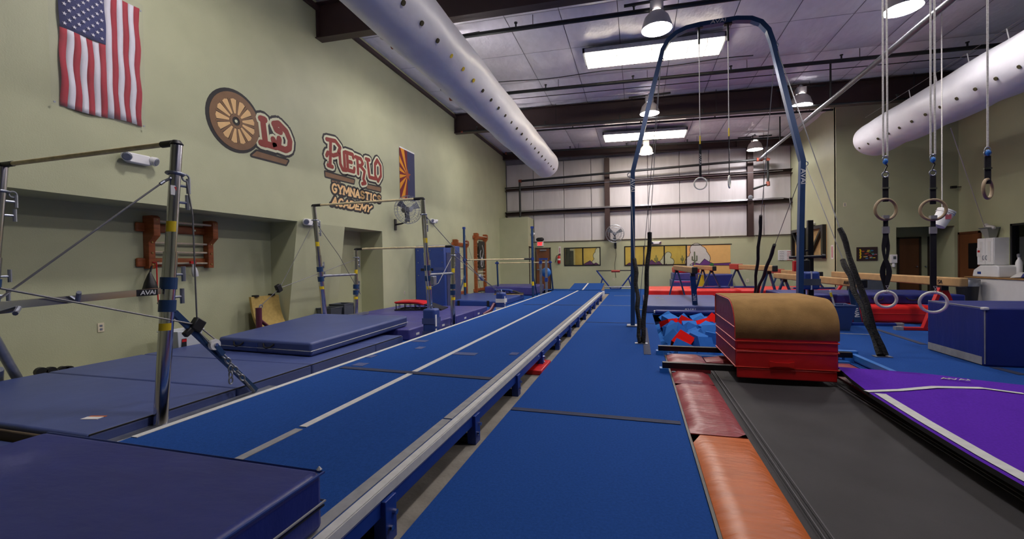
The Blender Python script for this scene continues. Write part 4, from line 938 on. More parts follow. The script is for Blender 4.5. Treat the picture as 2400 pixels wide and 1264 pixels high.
# ------------------------------------------------------------------ navy block
a, b = onZ(2163, 818), onZ(2318, 860)
NX0 = 4.05; t = thing('block_mat', 'big navy vinyl block with white strip along its base', 'block mat', (5, 7.2, 0))
part('cover', MB().box(NX0, 6.3, 6.62, 7.7, .0, .715), M['navy'], t, bevel=.025, seg=3)
part('white_strip', MB().box(NX0-.004, NX0, 6.66, 7.68, .012, .11), M['gtape'], t)
part('corner_seam', MB().tube((NX0+.004, 6.624, .03), (NX0+.004, 6.624, .69), .007, 5).tube((NX0+.004, 7.68, .712), (NX0+.004, 6.64, .712), .006, 5), M['gtape'], t)
part('worn_corner', MB().obox((NX0+.01, 6.635, .705), (.03, .03, .018), (1, 0, 0), (0, 1, 0), (0, 0, 1)), M['paper'], t, bevel=.01)

# ------------------------------------------------------------------ mats on the right
slab('crash_mat', .32, 6.2, 15.9, 18.2, 0, .34, 'bright_red', 'long bright red crash mat below the far balance beams', bevel=.05, seams=(.17,), sm='red_vinyl')
p = onZ(1510, 720, .2)
t2 = slab('landing_mat', .17, 2.4, 11.75, 15.5, 0, .2, 'dull_vinyl', 'shiny blue landing mat with white logo behind the foam pit', bevel=.03)
logo(t2, (onY(1620, 723, 11.74)[0]-.03, 11.746, .1), (1, 0, 0), (0, 0, 1), .27, .06, M['white'])
part('v_mark', MB().strokes([[(-.1, .45), (-.16, .25), (.04, -.35)]], .05, (.72, 14.0, .2), (1, 0, 0), (0, 1, 0), (0, 0, 1), .004), M['gtape'], t2)
slab('crash_mat', 2.95, 5.75, 10.55, 13.0, 0, .36, 'bright_red', 'thick bright red crash mat beside the big navy block', bevel=.07, seams=(.2,), sm='piping')
slab('landing_mat', 3.2, 6.4, 10.95, 12.6, .361, .56, 'navy', 'navy mat with black handles lying on thick red crash mat', bevel=.03, handles=((4.0, 10.95, 'x'), (4.9, 10.95, 'x'), (5.5, 10.95, 'x')))
slab('landing_mat', 4.9, 6.4, 13.3, 15.6, 0, .3, 'dull_vinyl', 'dull blue mat behind the stacked red and navy mats')
slab('block_mat', 2.75, 4.05, 20.9, 21.9, 0, .72, 'navy', 'navy block leaning at the desert wall painting', bevel=.05)
t = thing('step_mats', 'red purple and yellow wedge step blocks before the wall painting', 'soft blocks', (2.2, 20.3, 0))
part('red_block', MB().box(1.55, 2.6, 20.2, 21.3, .82, 1.05), M['bright_red'], t, bevel=.03); part('purple_block', MB().box(1.5, 2.6, 19.9, 21.3, .52, .81), M['purple_vinyl'], t, bevel=.03)
part('yellow_block', MB().hexa([(2.42, 19.6, .0), (2.75, 19.6, .0), (2.75, 19.85, .0), (2.42, 19.85, .0), (2.5, 19.6, .75), (2.68, 19.6, .75), (2.68, 19.85, .75), (2.5, 19.85, .75)]), M['yellow'], t, bevel=.02)
part('base_block', MB().box(1.45, 2.4, 19.7, 21.3, .0, .51), M['purple_vinyl'], t, bevel=.03); part('pink_band', MB().box(1.46, 2.4, 19.68, 19.7, .42, .47), mat('pink_vinyl', (210, 70, 130), .5), t)

# ------------------------------------------------------------------ balance beams
def beam(name, near, far, zt, lab, legs='blue', red_end=False, cap=True, logo_txt=None, l0=.55, l1=.75, main=None):
    near, far = V(near[0], near[1], zt), V(far[0], far[1], zt); d = nrm(far-near); u = nrm(np.cross(d, (0, 0, 1)))
    t = thing(name, lab, 'balance beam', (near+far)/2-V(0, 0, zt))
    part('beam', MB().bar(near-V(0, 0, .08), far-V(0, 0, .08), .12, .16), M['beamtan'], t, bevel=.025, seg=3)
    if cap: part('end_cap', MB().obox(near-d*.02-V(0, 0, .08), (.065, .03, .083), u, d, (0, 0, 1)), M['black'], t, bevel=.02)
    if red_end: part('end_pad', MB().bar(far-d*1.3-V(0, 0, .075), far+d*.05-V(0, 0, .075), .17, .2), M['beamred'], t, bevel=.02)
    lm = {'blue': 'steelblue', 'red': 'red', 'dark': 'steelblue'}[legs]
    qs = (near+d*l0, far-d*l1)
    for q in qs:
        lg = V(q[0], q[1], 0); z0 = max([0.]+[h for (xa, xb, ya, yb_, h) in MATS_R if xa-.75 < q[0] < xb+.75 and ya-.05 < q[1] < yb_+.05])
        part('clamp', MB().obox(V(q[0], q[1], zt-.2), (.08, .05, .04), d, u, (0, 0, 1)), M['black'], t)
        if main is not None and q is qs[0]:
            ft = onZ(*main); ft[2] = .03; hd = V(q[0], q[1], zt-.2)
            lgp = part('leg', MB().bar(hd, ft, .13, .04, (0, 1, 0)), M[lm], t, bevel=.006)
            md = (hd+ft)/2; ld = nrm(ft-hd); vv = np.cross((0, -1, 0), ld); logo(lgp, md+ld*.12+V(0, -.023, 0), ld, nrm(vv), .2, .07, M['white'], slant=0)
            part('brace', MB().bar(hd*.45+ft*.55, hd+V(.18, .0, .02), .035, .06, (0, 1, 0)), M[lm], t)
            part('base_bar', MB().bar(ft+V(-.62, 0, 0), ft+V(.62, 0, 0), .08, .06), M['royal'], t, bevel=.01)
            for s in (-1, 1): part('rubber_foot', MB().bar(ft+V(s*.62, 0, 0), ft+V(s*.74, 0, 0), .09, .065), M['gtape'], t)
            continue
        for s in (-1, 1):
            foot = lg+u*s*.28+V(0, 0, z0+.03)
            part('leg', MB().bar(V(q[0], q[1], zt-.2)+u*s*.03, foot, .05, .09, d), M[lm], t)
        part('base_bar', MB().bar(lg+u*.6+V(0, 0, z0+.03), lg-u*.6+V(0, 0, z0+.03), .08, .06), M['royal'] if legs != 'red' else M['red'], t, bevel=.01)
        part('rubber_foot', MB().bar(lg+u*.6+V(0, 0, z0+.03), lg+u*.72+V(0, 0, z0+.03), .09, .065).bar(lg-u*.6+V(0, 0, z0+.03), lg-u*.72+V(0, 0, z0+.03), .09, .065), M['gtape'], t)
    if logo_txt: logo(t, near+d*.5-u*.062-V(0, 0, .085), d*-1, (0, 0, 1), .2 if len(logo_txt) > 2 else .12, .06, M['black'], txt=logo_txt)
    return t
MATS_R = [(.32, 6.2, 15.9, 18.2, .341), (4.9, 6.4, 13.3, 15.6, .301), (3.2, 6.4, 10.95, 12.6, .561), (1.45, 2.6, 19.6, 21.3, .0)]
beam('balance_beam', (1.343, 11.3), (1.29, 16.3), 1.19, 'tan balance beam straddling the shiny blue logo mat', l0=.35, l1=.6, main=(1630, 732))
beam('balance_beam', (2.57, 16.31), (2.5, 21.0), 1.14, 'tan balance beam before the desert painting, above red mat', l1=2.2)
beam('balance_beam', (3.5, 12.9), (3.43, 17.9), 1.18, 'tan balance beam with red padded end beside the hanging black sleeves', red_end=True)
beam('balance_beam', (5.6, 15.9), (5.55, 20.8), .92, 'low tan balance beam with red padded end near the black frames', red_end=True)
be = beam('balance_beam', (4.17, 9.85), (4.05, 14.85), .93, 'tan balance beam with black logo crossing the stacked mats', logo_txt='AVAI', l0=.42, main=(2011, 763))
beam('balance_beam', (5.3, 9.1), (5.26, 14.05), .98, 'tan balance beam on red legs behind the navy block', legs='red', cap=False, logo_txt='SA')
# ------------------------------------------------------------------ wall mural (wheel, lettering, brown bars)
def wp(px, py): p = onX(px, py, XW); return (p[1], p[2])
UX, VX_, WX = (0, 1, 0), (0, 0, 1), (1, 0, 0)
t = thing('wall_mural', 'painted mural with wagon wheel and brick-red western lettering', 'mural', (XW, 6, 2.6))
def cr(px, py): return (450+px*550/1931., 180+py*550/1931.)
O = (XW, 0, 0)
wc = wp(551, 284); wr = .53
def disc(c, r0, r1, n=40, a0=0., a1=2*math.pi): 
    o = [(c[0]+r1*math.cos(a), c[1]+r1*math.sin(a)) for a in np.linspace(a0, a1, n)]
    return o
def ringpoly(mb, c, r0, r1, lift, n=40):
    for i in range(n):
        a, b = 2*math.pi*i/n, 2*math.pi*(i+1)/n
        mb.prism([(c[0]+r0*math.cos(a), c[1]+r0*math.sin(a)), (c[0]+r1*math.cos(a), c[1]+r1*math.sin(a)), (c[0]+r1*math.cos(b), c[1]+r1*math.sin(b)), (c[0]+r0*math.cos(b), c[1]+r0*math.sin(b))], V(XW, 0, 0), UX, VX_, WX, lift)
    return mb
wh = part('wagon_wheel', MB().prism(disc(wc, 0, .545), O, UX, VX_, WX, .004), M['mural_black'], t)
part('wheel_rim', ringpoly(MB(), (wc[0]+.012, wc[1]), .375, .49, .007), M['mural_brown'], wh)
for i in range(13):
    a, b = 2*math.pi*(i+.11)/13, 2*math.pi*(i+.89)/13
    P = lambda r, q: (wc[0]+.012+r*math.cos(q), wc[1]+r*math.sin(q))
    mid = (a+b)/2; part('wheel_gap', MB().prism([P(.13, mid-.12), P(.37, a+.03), P(.385, mid), P(.37, b-.03), P(.13, mid+.12)], O, UX, VX_, WX, .009), M['mural_tan'], wh)
    a = 2*math.pi*i/13; part('wheel_spoke', MB().strokes([[P(.09, a), P(.38, a)]], .034, O, UX, VX_, WX, .008), M['mural_brown'], wh)
part('wheel_hub', ringpoly(MB(), (wc[0]+.012, wc[1]), .075, .12, .011, 20), M['mural_brown'], wh)
part('wheel_hub', MB().prism(disc((wc[0]+.012, wc[1]), 0, .028, 14), O, UX, VX_, WX, .012), M['mural_cream'], wh)
def qmap(q):
    A = [V(wp(*cr(*p))) for p in q]    # TL TR BR BL
    return lambda u, v: tuple((A[3]*(1-u)+A[2]*u)*(1-v)+(A[0]*(1-u)+A[1]*u)*v)
LET = {
 'L': [[(.2, .97), (.28, .1), (.95, .1)], [(0, .97), (.42, .97)], [(.0, .08), (.3, .08)], [(.93, .1), (.88, .35)]],
 'D': [[(.22, .12), (.3, .42)], [(.0, .1), (.6, .08)], [(.1, .9), (.35, .99), (.72, .8), (.9, .5), (.85, .2), (.62, .08)], [(.12, .9), (.2, .72), (.4, .7)]],
 'P': [[(.3, .95), (.28, .05)], [(.05, .97), (.6, 1), (.95, .82), (.85, .55), (.5, .45), (.1, .5), (.0, .38)], [(.08, .04), (.5, .04)]],
 'U': [[(.1, .95), (.15, .3), (.45, .04), (.9, .08)], [(.75, .98), (.72, .06)]],
 'E': [[(.2, .97), (.22, .05)], [(.02, .97), (.85, .97), (.9, .8)], [(.22, .52), (.68, .52)], [(.0, .05), (.9, .04), (.97, .24)]],
 'B': [[(.2, .97), (.22, .05)], [(.0, .97), (.6, .97), (.8, .76), (.55, .54), (.22, .54)], [(.5, .54), (.95, .3), (.75, -.2), (.95, -.42), (.6, -.5)]],
 'l': [[(.2, .97), (.25, .06), (.95, .06), (.98, .28)], [(.0, .97), (.5, .97)]],
 'O': [[(.45, .98), (.92, .75), (.95, .3), (.5, .0), (.1, .25), (.12, .75), (.45, .98), (.3, .8)]],
}
letters = [('L', ((562, 338), (640, 362), (700, 605), (565, 562))), ('D', ((650, 360), (815, 425), (822, 640), (680, 590))), ('P', ((1098, 505), (1228, 545), (1195, 765), (1110, 735))), ('U', ((1205, 605), (1262, 625), (1275, 785), (1210, 760))),
           ('E', ((1258, 615), (1330, 640), (1338, 790), (1265, 772))), ('B', ((1342, 655), (1415, 685), (1425, 820), (1348, 800))), ('l', ((1428, 672), (1485, 690), (1515, 850), (1440, 832))), ('O', ((1495, 672), (1553, 690), (1556, 872), (1500, 850)))]
for ch, q in letters:
    f = qmap(q); L = [[f(u, v) for u, v in s] for s in LET[ch]]; w0 = .125 if ch in 'LD' else .095
    bk = part('letter', MB().strokes(L, w0+.19, O, UX, VX_, WX, .003), M['mural_black'], t)
    part('letter_outline', MB().strokes(L, w0+.095, O, UX, VX_, WX, .006), M['mural_cream'], bk)
    part('letter_fill', MB().strokes(L, w0, O, UX, VX_, WX, .009), M['mural_red'], bk)
def wtext(txt, q, w0):
    f = qmap(q); n = len(txt); cw = [.5 if c == 'I' else (1.3 if c in 'MW' else 1.) for c in txt]; g = .3; tot = sum(cw)+g*(n-1); x = 0
    for c, k in zip(txt, cw):
        L = [[f((x+a*k)/tot, b) for a, b in s] for s in FONT[c]]
        S_ = [[f((x+a*k)/tot-.016, b), f((x+a*k)/tot+.016, b)] for a, b in SERIF.get(c, [])]
        bk = part('letter', MB().strokes(L+S_, w0+.1, O, UX, VX_, WX, .003), M['mural_black'], t)
        part('letter_fill', MB().strokes(L, w0, O, UX, VX_, WX, .007).strokes(S_, w0*.6, O, UX, VX_, WX, .007), M['mural_tan'], bk); x += k+g
wtext('GYMNASTICS', ((1152, 880), (1552, 985), (1550, 1032), (1152, 948)), .05)
wtext('ACADEMY', ((1158, 992), (1478, 1068), (1462, 1112), (1150, 1052)), .05)
for q in (((490, 648), (532, 612), (790, 690), (772, 722)), ((1095, 782), (1335, 850), (1330, 878), (1098, 820)), ((1440, 888), (1552, 912), (1550, 945), (1438, 918)), ((1150, 852), (1215, 868), (1210, 880), (1150, 864))):
    P = [wp(*cr(*p)) for p in q]
    part('brown_bar', MB().strokes([P+[P[0]]], .07, O, UX, VX_, WX, .002).prism(P, O, UX, VX_, WX, .002), M['mural_black'], t)
    part('brown_bar', MB().prism(P, O, UX, VX_, WX, .0045), M['mural_brown'], t)

# ------------------------------------------------------------------ flags
Y0, Y1, Z0, Z1 = 3.53, 4.42, 3.36, 5.02; CYs, CZ = 3.53+.89*7/13, 4.31
t = thing('wall_flag', 'striped flag with white stars hung upright under clear plastic sheet', 'flag', (XW, 4, Z0))
def cloth(y0, y1, z0, z1, m, name, par, lift=.02):
    n = 14; vs = []; fs = []
    for i in range(n+1):
        z = z0+(z1-z0)*i/n
        for y in (y0, (y0+y1)/2, y1): vs.append((XW+lift+.01*math.sin(z*9+y*14), y+.006*math.sin(z*11+y*5), z))
    for i in range(n): fs += [(3*i, 3*i+1, 3*i+4, 3*i+3), (3*i+1, 3*i+2, 3*i+5, 3*i+4)]
    o = part(name, MB().add(vs, fs), m, par, smooth=True); sd = o.modifiers.new('thickness', 'SOLIDIFY'); sd.thickness = .003; return o
for i in range(13):
    a = Y0+(Y1-Y0)*i/13; b = Y0+(Y1-Y0)*(i+1)/13
    cloth(a, b, Z0-.02*math.sin(i*.5), CZ if i < 7 else Z1, M['flag_red'] if i % 2 == 0 else M['flag_white'], 'stripe', t)
can = cloth(Y0, CYs, CZ, Z1, M['flag_blue'], 'canton', t, .022)
sp = [(r*math.cos(math.pi/2+i*math.pi/5), r*math.sin(math.pi/2+i*math.pi/5)) for i in range(10) for r in ((.024,) if i % 2 == 0 else (.0095,))]
so = None
for i in range(9):
    for j in range(11):
        if (i+j) % 2: continue
        y = Y0+(CYs-Y0)*(i+1)/10; z = CZ+(Z1-CZ)*(j+1)/12
        if so is None:
            so = part('star', MB().prism(sp, (XW+.038, y, z), UX, VX_, WX, .003), M['flag_white'], can); by, bz = y, z
        else: c = so.copy(); COL.objects.link(c); c.parent = can; c.location = (0, y-by, z-bz); WL[c] = WL[so]
ps_ = [(3.42, 3.335), (4.45, 3.33), (4.45, 5.08), (3.42, 5.08)]
part('plastic_sheet', MB().prism(ps_, (XW+.05, 0, 0), UX, VX_, WX, .002), M['sheet'], t)
for y, z in ((3.45, 3.37), (4.42, 3.37), (4.42, 4.98), (3.45, 5.04)): part('pin', MB().tube((XW+.052, y, z), (XW+.058, y, z), .012, 8), M['galv'], t)
a, b, c = onX(935, 345, XW), onX(970, 362, XW), onX(970, 470, XW)
Y0, Y1, Z0, Z1 = a[1], b[1], 3.35, 4.83; ym, zm = (Y0+Y1)/2, (Z0+Z1)/2
t = thing('state_flag', 'upright flag with orange rays, copper star and slate blue half', 'flag', (XW, ym, Z0))
part('blue_half', MB().box(XW+.008, XW+.014, ym, Y1, Z0, Z1), M['az_blue'], t)
bnd = [(ym, Z0)]+[(Y0+(ym-Y0)*0, Z0+(Z1-Z0)*k/1) for k in ()]
def edgept(a):   # ray from centre to the left half border
    dy, dz = -math.cos(a), math.sin(a); k = min((ym-Y0)/max(1e-6, -dy), (Z1-zm)/max(1e-6, abs(dz))); return (ym+dy*k, zm+dz*k)
angs = np.linspace(-math.pi/2+1e-4, math.pi/2-1e-4, 14)
for i in range(13):
    A, B = edgept(angs[i]), edgept(angs[i+1]); poly = [(ym, zm), A]
    for cnr in ((Y0, Z0), (Y0, Z1)):
        ca2 = math.atan2(cnr[1]-zm, ym-cnr[0])
        if angs[i] < ca2 < angs[i+1]: poly.append(cnr)
    poly.append(B); part('ray', MB().prism(poly, (XW+.008, 0, 0), UX, VX_, WX, .006), M['az_red'] if i % 2 == 0 else M['az_yellow'], t)
part('star', MB().prism([(ym+r*math.cos(math.pi/2+i*math.pi/5), zm+r*math.sin(math.pi/2+i*math.pi/5)) for i in range(10) for r in ((.2,) if i % 2 == 0 else (.08,))], (XW+.014, 0, 0), UX, VX_, WX, .004), M['az_star'], t)
part('header', MB().box(XW+.006, XW+.016, Y0, Y1, Z1, Z1+.04), M['white'], t)

# ------------------------------------------------------------------ fans
def fan(c, axis, r, lab, bracket, blade='bin'):
    c = V(c); u, v, a = frame(axis); t = thing('wall_fan', lab, 'fan', c)
    mb = MB()
    for rr, h in ((r, 0), (r*.97, .09), (r*.97, -.09), (r*.7, .11), (r*.7, -.11), (r*.4, .13), (r*.15, .14)): mb.torus(c+a*h, rr, .006, a, 28, 5)
    n = 28
    for i in range(n):
        q = 2*math.pi*i/n; d = u*math.cos(q)+v*math.sin(q)
        mb.path([c+d*r*.12+a*.14, c+d*r*.7+a*.11, c+d*r*.97+a*.09, c+d*r, c+d*r*.97-a*.09, c+d*r*.6-a*.115], .0035, 4)
    part('cage', mb, M['galv'], t)
    for i in range(3):
        q = 2*math.pi*i/3+.5; d = u*math.cos(q)+v*math.sin(q); e_ = np.cross(a, d)
        part('blade', MB().hexa([c+d*r*.12-e_*.03-a*.01, c+d*r*.85-e_*.11+a*.015, c+d*r*.85+e_*.09-a*.045, c+d*r*.12+e_*.03-a*.02, c+d*r*.12-e_*.03, c+d*r*.85-e_*.11+a*.025, c+d*r*.85+e_*.09-a*.035, c+d*r*.12+e_*.03-a*.01]), M[blade], t)
    part('hub', MB().tube(c-a*.05, c+a*.06, .06, 14).tube(c+a*.135, c+a*.15, .05, 14), M['galv'], t)
    part('motor', MB().tube(c-a*.28, c-a*.05, .085, 14), M['black'], t, smooth=True)
    part('bracket', MB().path([c-a*.22]+[V(b) for b in bracket], .025, 8), M['black'], t, smooth=True)
    b = V(bracket[-1]); w_ = (0, 1, 0) if abs(b[0]-XW) < .2 else (1, 0, 0)
    part('wall_plate', MB().obox(b, (.05, .012 if w_ == (1, 0, 0) else .05, .16) if w_ == (1, 0, 0) else (.012, .05, .16), (1, 0, 0), (0, 1, 0), (0, 0, 1)), M['black'], t)
    return t
fc = onX(957, 492, -6.2); wpl = onX(927, 527, XW+.015)
fan(fc, (.8, -.55, -.08), .40, 'round caged wall fan under the upright flag', [fc+V(-.15, .15, -.33), (XW+.2, wpl[1], wpl[2]+.02), wpl])
fc = onY(1441, 548, 21.5); fan(fc, (.1, -1, -.03), .44, 'round caged wall fan on the white back wall', [(fc[0], 21.8, fc[2]-.2), (fc[0], YB-.015, fc[2]-.55)])
t = thing('power_cord', 'thin black cord hanging down from back wall fan', 'cord', (fc[0], YB-.02, .9)); part('cord', MB().path([(fc[0], YB-.02, fc[2]-.6), (fc[0]+.03, YB-.02, 1.7), (fc[0]-.05, YB-.02, 1.2), (fc[0], YB-.02, .55)], .009, 5), M['black'], t)

# ------------------------------------------------------------------ stall bars on the walls
def stall(xw, y0, y1, z0, z1, rungs, lab, bump=True, lower=True):
    t = thing('stall_bars', lab, 'stall bars', (xw, (y0+y1)/2, z0)); H_ = z1-z0
    for y in (y0, y1-.1):
        if bump: pr = [(0, 0), (.12, 0), (.12, H_*.5), (.24, H_*.62), (.24, H_-.03), (.2, H_), (0, H_)]
        else: pr = [(0, 0), (.13, 0), (.13, H_*.86), (.22, H_*.91), (.22, H_-.04), (.17, H_), (0, H_)]
        part('side_post', MB().prism(pr, (xw, y, z0), (1, 0, 0), (0, 0, 1), (0, 1, 0), .1), M['wood'], t, bevel=.008)
        for f in (.08, .3, .5, .92): part('bolt', MB().tube((xw+.12, y+.05, z0+H_*f), (xw+(.245 if bump and f > .6 else .135), y+.05, z0+H_*f), .012, 8), M['gold'], t)
    for z in ([z1-.18, z0+.1] if lower else [z1-.18]):
        part('rail', MB().box(xw, xw+.045, y0-.12, y1+.06, z-.07, z+.07), M['wood'], t, bevel=.02)
        for y in (y0+.18, y1-.28): part('bolt', MB().tube((xw+.045, y, z), (xw+.055, y, z), .018, 10), M['chrome'], t)
    for f in rungs:
        z = z0+H_*f; xx = xw+(.19 if f > .85 else .08); part('rung', MB().tube((xx, y0+.05, z), (xx, y1-.05, z), .018, 10), M['dowel'], t, smooth=True)
    return t
stall(XN, 4.86, 5.93, 1.36, 2.19, (.1, .32, .5, .9), 'short wooden stall bars with pale dowels in the wall niche')
stall(XW, 17.25, 18.5, .12, 2.68, (.22, .28, .34, .4, .46, .52, .58, .64, .95), 'tall wooden stall bars with black banner near the corner', False)
stall(XW, 15.05, 16.2, .12, 2.3, (.3, .5, .7, .95), 'wooden stall bars half hidden behind blue padded cabinet', False)
t = thing('hung_banner', 'black banner with white swirl lettering tied to tall stall bars', 'banner', (XW+.13, 17.85, 1.2))
part('cloth', MB().box(XW+.13, XW+.14, 17.5, 18.25, 1.15, 2.35), M['black'], t)
part('print', MB().strokes([[(17.75+.1*math.sin(k*.5)+.12*(k % 2)*0, 1.3+k*.05) for k in range(14)], [(18.0-.08*math.sin(k*.6), 1.45+k*.06) for k in range(13)], arc(17.88, 1.42, .14, .2, 0, 360, 14)], .025, (XW+.14, 0, 0), UX, VX_, WX, .003), M['white'], t)
# things hanging from the niche stall bars
p = onX(352, 665, XN+.15); t = thing('gear_bag', 'black mesh bag hanging from niche stall bars', 'bag', p)
part('bag', MB().lathe([(.01, .18), (.03, .14), (.075, .02), (.1, -.08), (.08, -.15), (.02, -.16)], p, n=14), M['black'], t, smooth=True); part('strap', MB().path([p+V(0, 0, .16), (XN+.12, p[1]+.05, 1.4)], .015, 6), M['strap'], t)
a, b, c = onX(367, 620, XN+.14), onX(369, 680, XN+.16), onX(371, 708, XN+.16)
t = thing('jump_rope', 'red cord looped over the niche stall bars', 'cord', c); part('cord', MB().path([onX(358, 615, XN+.13), a+V(0, 0, .03), a, b, c], .009, 6), M['red'], t, smooth=True); part('tip', MB().torus(c-V(0, 0, .02), .014, .005, (1, 0, 0), 10, 5), M['black'], t)
p = onX(455, 632, XN+.16); t = thing('chalk_bottle', 'clear spray bottle with red trigger hanging on niche stall bars', 'bottle', p)
part('bottle', MB().lathe([(.045, -.12), (.05, -.05), (.04, .02), (.018, .06), (.018, .09)], p, (.05, -.25, 1), n=14), mat('milky_plastic', (200, 202, 205), .35), t, smooth=True); part('trigger', MB().obox(p+V(0, -.02, .12), (.02, .045, .022), (1, 0, 0), (0, 1, 0), (0, 0, 1)), M['red'], t)

# emergency lights
def emergency(c, n_, s_, lab):
    c = V(c); n_ = V(n_); s_ = V(s_); t = thing('emergency_light', lab, 'emergency light', c); up = V(0, 0, 1)
    part('body', MB().prism([(-.17, -.05), (-.12, -.075), (.12, -.075), (.17, -.05), (.17, .04), (.12, .06), (-.12, .06), (-.17, .04)], c, s_, up, n_, .09), M['white'], t, bevel=.015)
    for s in (-1, 1):
        h = part('lamp_head', MB().lathe([(.03, -.05), (.055, -.03), (.065, .03), (.06, .045)], c+s_*.17*s+n_*.09, nrm(n_-.4*up+s_*.5*s), n=14), M['white'], t, smooth=True)
        part('lens', MB().lathe([(.055, .046), (.04, .052)], c+s_*.17*s+n_*.09, nrm(n_-.4*up+s_*.5*s), n=14), M['galv'], h)
emergency(onX(318, 373, XW), (1, 0, 0), (0, 1, 0), 'white twin-head emergency light on the wall below mural wheel')
emergency(onX(722, 521, XW), (1, 0, 0), (0, 1, 0), 'white twin-head emergency light above the tapered pier')
emergency(onX(1012, 518, XW), (1, 0, 0), (0, 1, 0), 'white emergency light past the fan on green wall')
emergency(onX(1245, 548, -5.2), (1, 0, 0), (0, 1, 0), 'small white emergency light on the green corner box')
emergency(onX(1907, 525, XS), (-1, 0, 0), (0, 1, 0), 'white emergency light above the black wall frames')
emergency(onY(1538, 569, YB), (0, -1, 0), (1, 0, 0), 'white emergency light above the long back window')
def outlet(o, u_, n_, lab, w_=.07, h_=.115):
    o, u_, n_ = V(o), V(u_), V(n_); t = thing('wall_outlet', lab, 'outlet', o)
    part('plate', MB().obox(o+n_*.004, (w_/2, h_/2, .004), u_, (0, 0, 1), n_), mat('ivory_plastic', (214, 204, 176), .4), t, bevel=.003)
    part('socket', MB().obox(o+n_*.009+V(0, 0, .025), (.016, .014, .002), u_, (0, 0, 1), n_).obox(o+n_*.009-V(0, 0, .025), (.016, .014, .002), u_, (0, 0, 1), n_), M['galv'], t)
outlet(onX(236, 768, XN), (0, 1, 0), (1, 0, 0), 'ivory outlet low on the niche wall behind near bars', .08, .13)
outlet(onX(948, 687, XW), (0, 1, 0), (1, 0, 0), 'ivory outlet on wall beside the blue padded cabinet')
outlet(onX(1143, 661, XW), (0, 1, 0), (1, 0, 0), 'ivory outlet on wall past the tall stall bars')
outlet(onX(1142, 521, XW), (0, 1, 0), (1, 0, 0), 'small white wall plate high above the tall stall bars', .06, .18)
outlet(onY(1438, 655, YB), (1, 0, 0), (0, -1, 0), 'ivory outlet under back wall fan cord')
outlet(onY(1752, 658, YB), (1, 0, 0), (0, -1, 0), 'ivory outlet on back wall beyond the red-ended beam', .1, .16)
outlet(onY(1980, 480, YE), (1, 0, 0), (0, -1, 0), 'white thermostat plate on the wall above picture board', .1, .14)

# gold velour board, bins
p = onZ(590, 770, .0); bx = XN+.05
q0, q1 = onX(590, 697, XN+.25), onX(655, 697, XN+.25)
n = 10; vs = []
for i in range(n+1):
    f = i/n; x = XN+.28-.1*f+.25*(1-f)**3; z = -.02+f*(q0[2]+.02)
    vs.append((x, z))
t = thing('velour_board', 'curved gold velour board leaning in the niche', 'board', (XN+.3, (q0[1]+q1[1])/2, 0))
part('panel', MB().prism([(a, b) for a, b in vs]+[(a+.05, b) for a, b in reversed(vs)], (0, q0[1], 0), (1, 0, 0), (0, 0, 1), (0, 1, 0), q1[1]-q0[1]), M['gold'], t, smooth=True)
part('clip', MB().box(XN+.16, XN+.26, q0[1]+.08, q0[1]+.16, q0[2]-.01, q0[2]+.03).box(XN+.16, XN+.26, q1[1]-.2, q1[1]-.12, q0[2]-.01, q0[2]+.03), M['black'], t)
def bin_(c, r0, r1, h, m, lab, name='waste_bin', sq=1.):
    c = V(c); t = thing(name, lab, 'bin', c)
    P = lambda s, z, d=0.: [(c[0]-s+d, c[1]-s*sq+d, z), (c[0]+s-d, c[1]-s*sq+d, z), (c[0]+s-d, c[1]+s*sq-d, z), (c[0]-s+d, c[1]+s*sq-d, z)]
    vs = P(r0, c[2])+P(r1, c[2]+h)+P(r1-.012, c[2]+h)+P(r0-.008, c[2]+.015)
    fs = [(3, 2, 1, 0), (12, 13, 14, 15)]
    for k in range(3): fs += [(k*4+i, k*4+(i+1) % 4, k*4+4+(i+1) % 4, k*4+4+i) for i in range(4)]
    part('tub', MB().add(vs, fs), M[m], t, bevel=.006)
    part('rim', MB().path([V(v)-V(0, 0, .01) for v in P(r1+.008, c[2]+h)], .012, 6, closed=True), M[m], t)
    return t
by_ = onX(425, 790, -6.93)[1]; wb = bin_((-6.93, by_, -.03), .15, .2, .42, 'whitebin', 'white plastic waste bin with barcode label by the niche wall')
part('label', MB().box(-6.93+.172, -6.93+.19, by_-.13, by_-.06, .05, .27), M['black'], wb); part('label_band', MB().box(-6.93+.185, -6.93+.194, by_-.13, by_-.06, .22, .26), M['red'], wb)
bin_((-6.75, 8.72, -.03), .17, .21, .5, 'bin', 'grey waste bin standing before the tapered pier'); bin_((-6.75, 8.27, -.03), .16, .19, .45, 'bin', 'second grey waste bin with leaning lid before tapered pier')
bin_((-6.3, 13.55, .2), .17, .24, .62, 'bluebin', 'blue plastic bin beside the blue padded cabinet')
p = onZ(1850, 690, .36); bb = bin_((3.62, 9.6, 0), .17, .25, .47, 'bluebin', 'blue tub behind the vault block with yellow brush inside')
part('brush_handle', MB().tube((3.65, 9.55, .2), (3.5, 9.5, .75), .015, 8), M['white'], bb); part('brush_grip', MB().tube((3.53, 9.51, .62), (3.51, 9.505, .7), .02, 8), M['yellow'], bb)
slab('thin_mat', -7.1, -6.72, 4.55, 6.6, -.03, .05, 'dull_vinyl', 'dusty thin mat strip along the niche wall')
# dumbbells and a bracket by the wall
t = thing('dolly_wheels', 'small black wheeled dolly lying against the niche wall', 'dolly', (-7.05, 3.9, 0))
a, b = onX(95, 872, -6.98), onX(160, 868, -6.98)
part('axle', MB().tube(a, b, .025, 8), M['black'], t)
for q in (a, a+(b-a)*.35, a+(b-a)*.8, b): part('wheel', MB().tube(q+V(-.03, 0, 0), q+V(.03, 0, 0), .055, 14), M['black'], t, smooth=True)
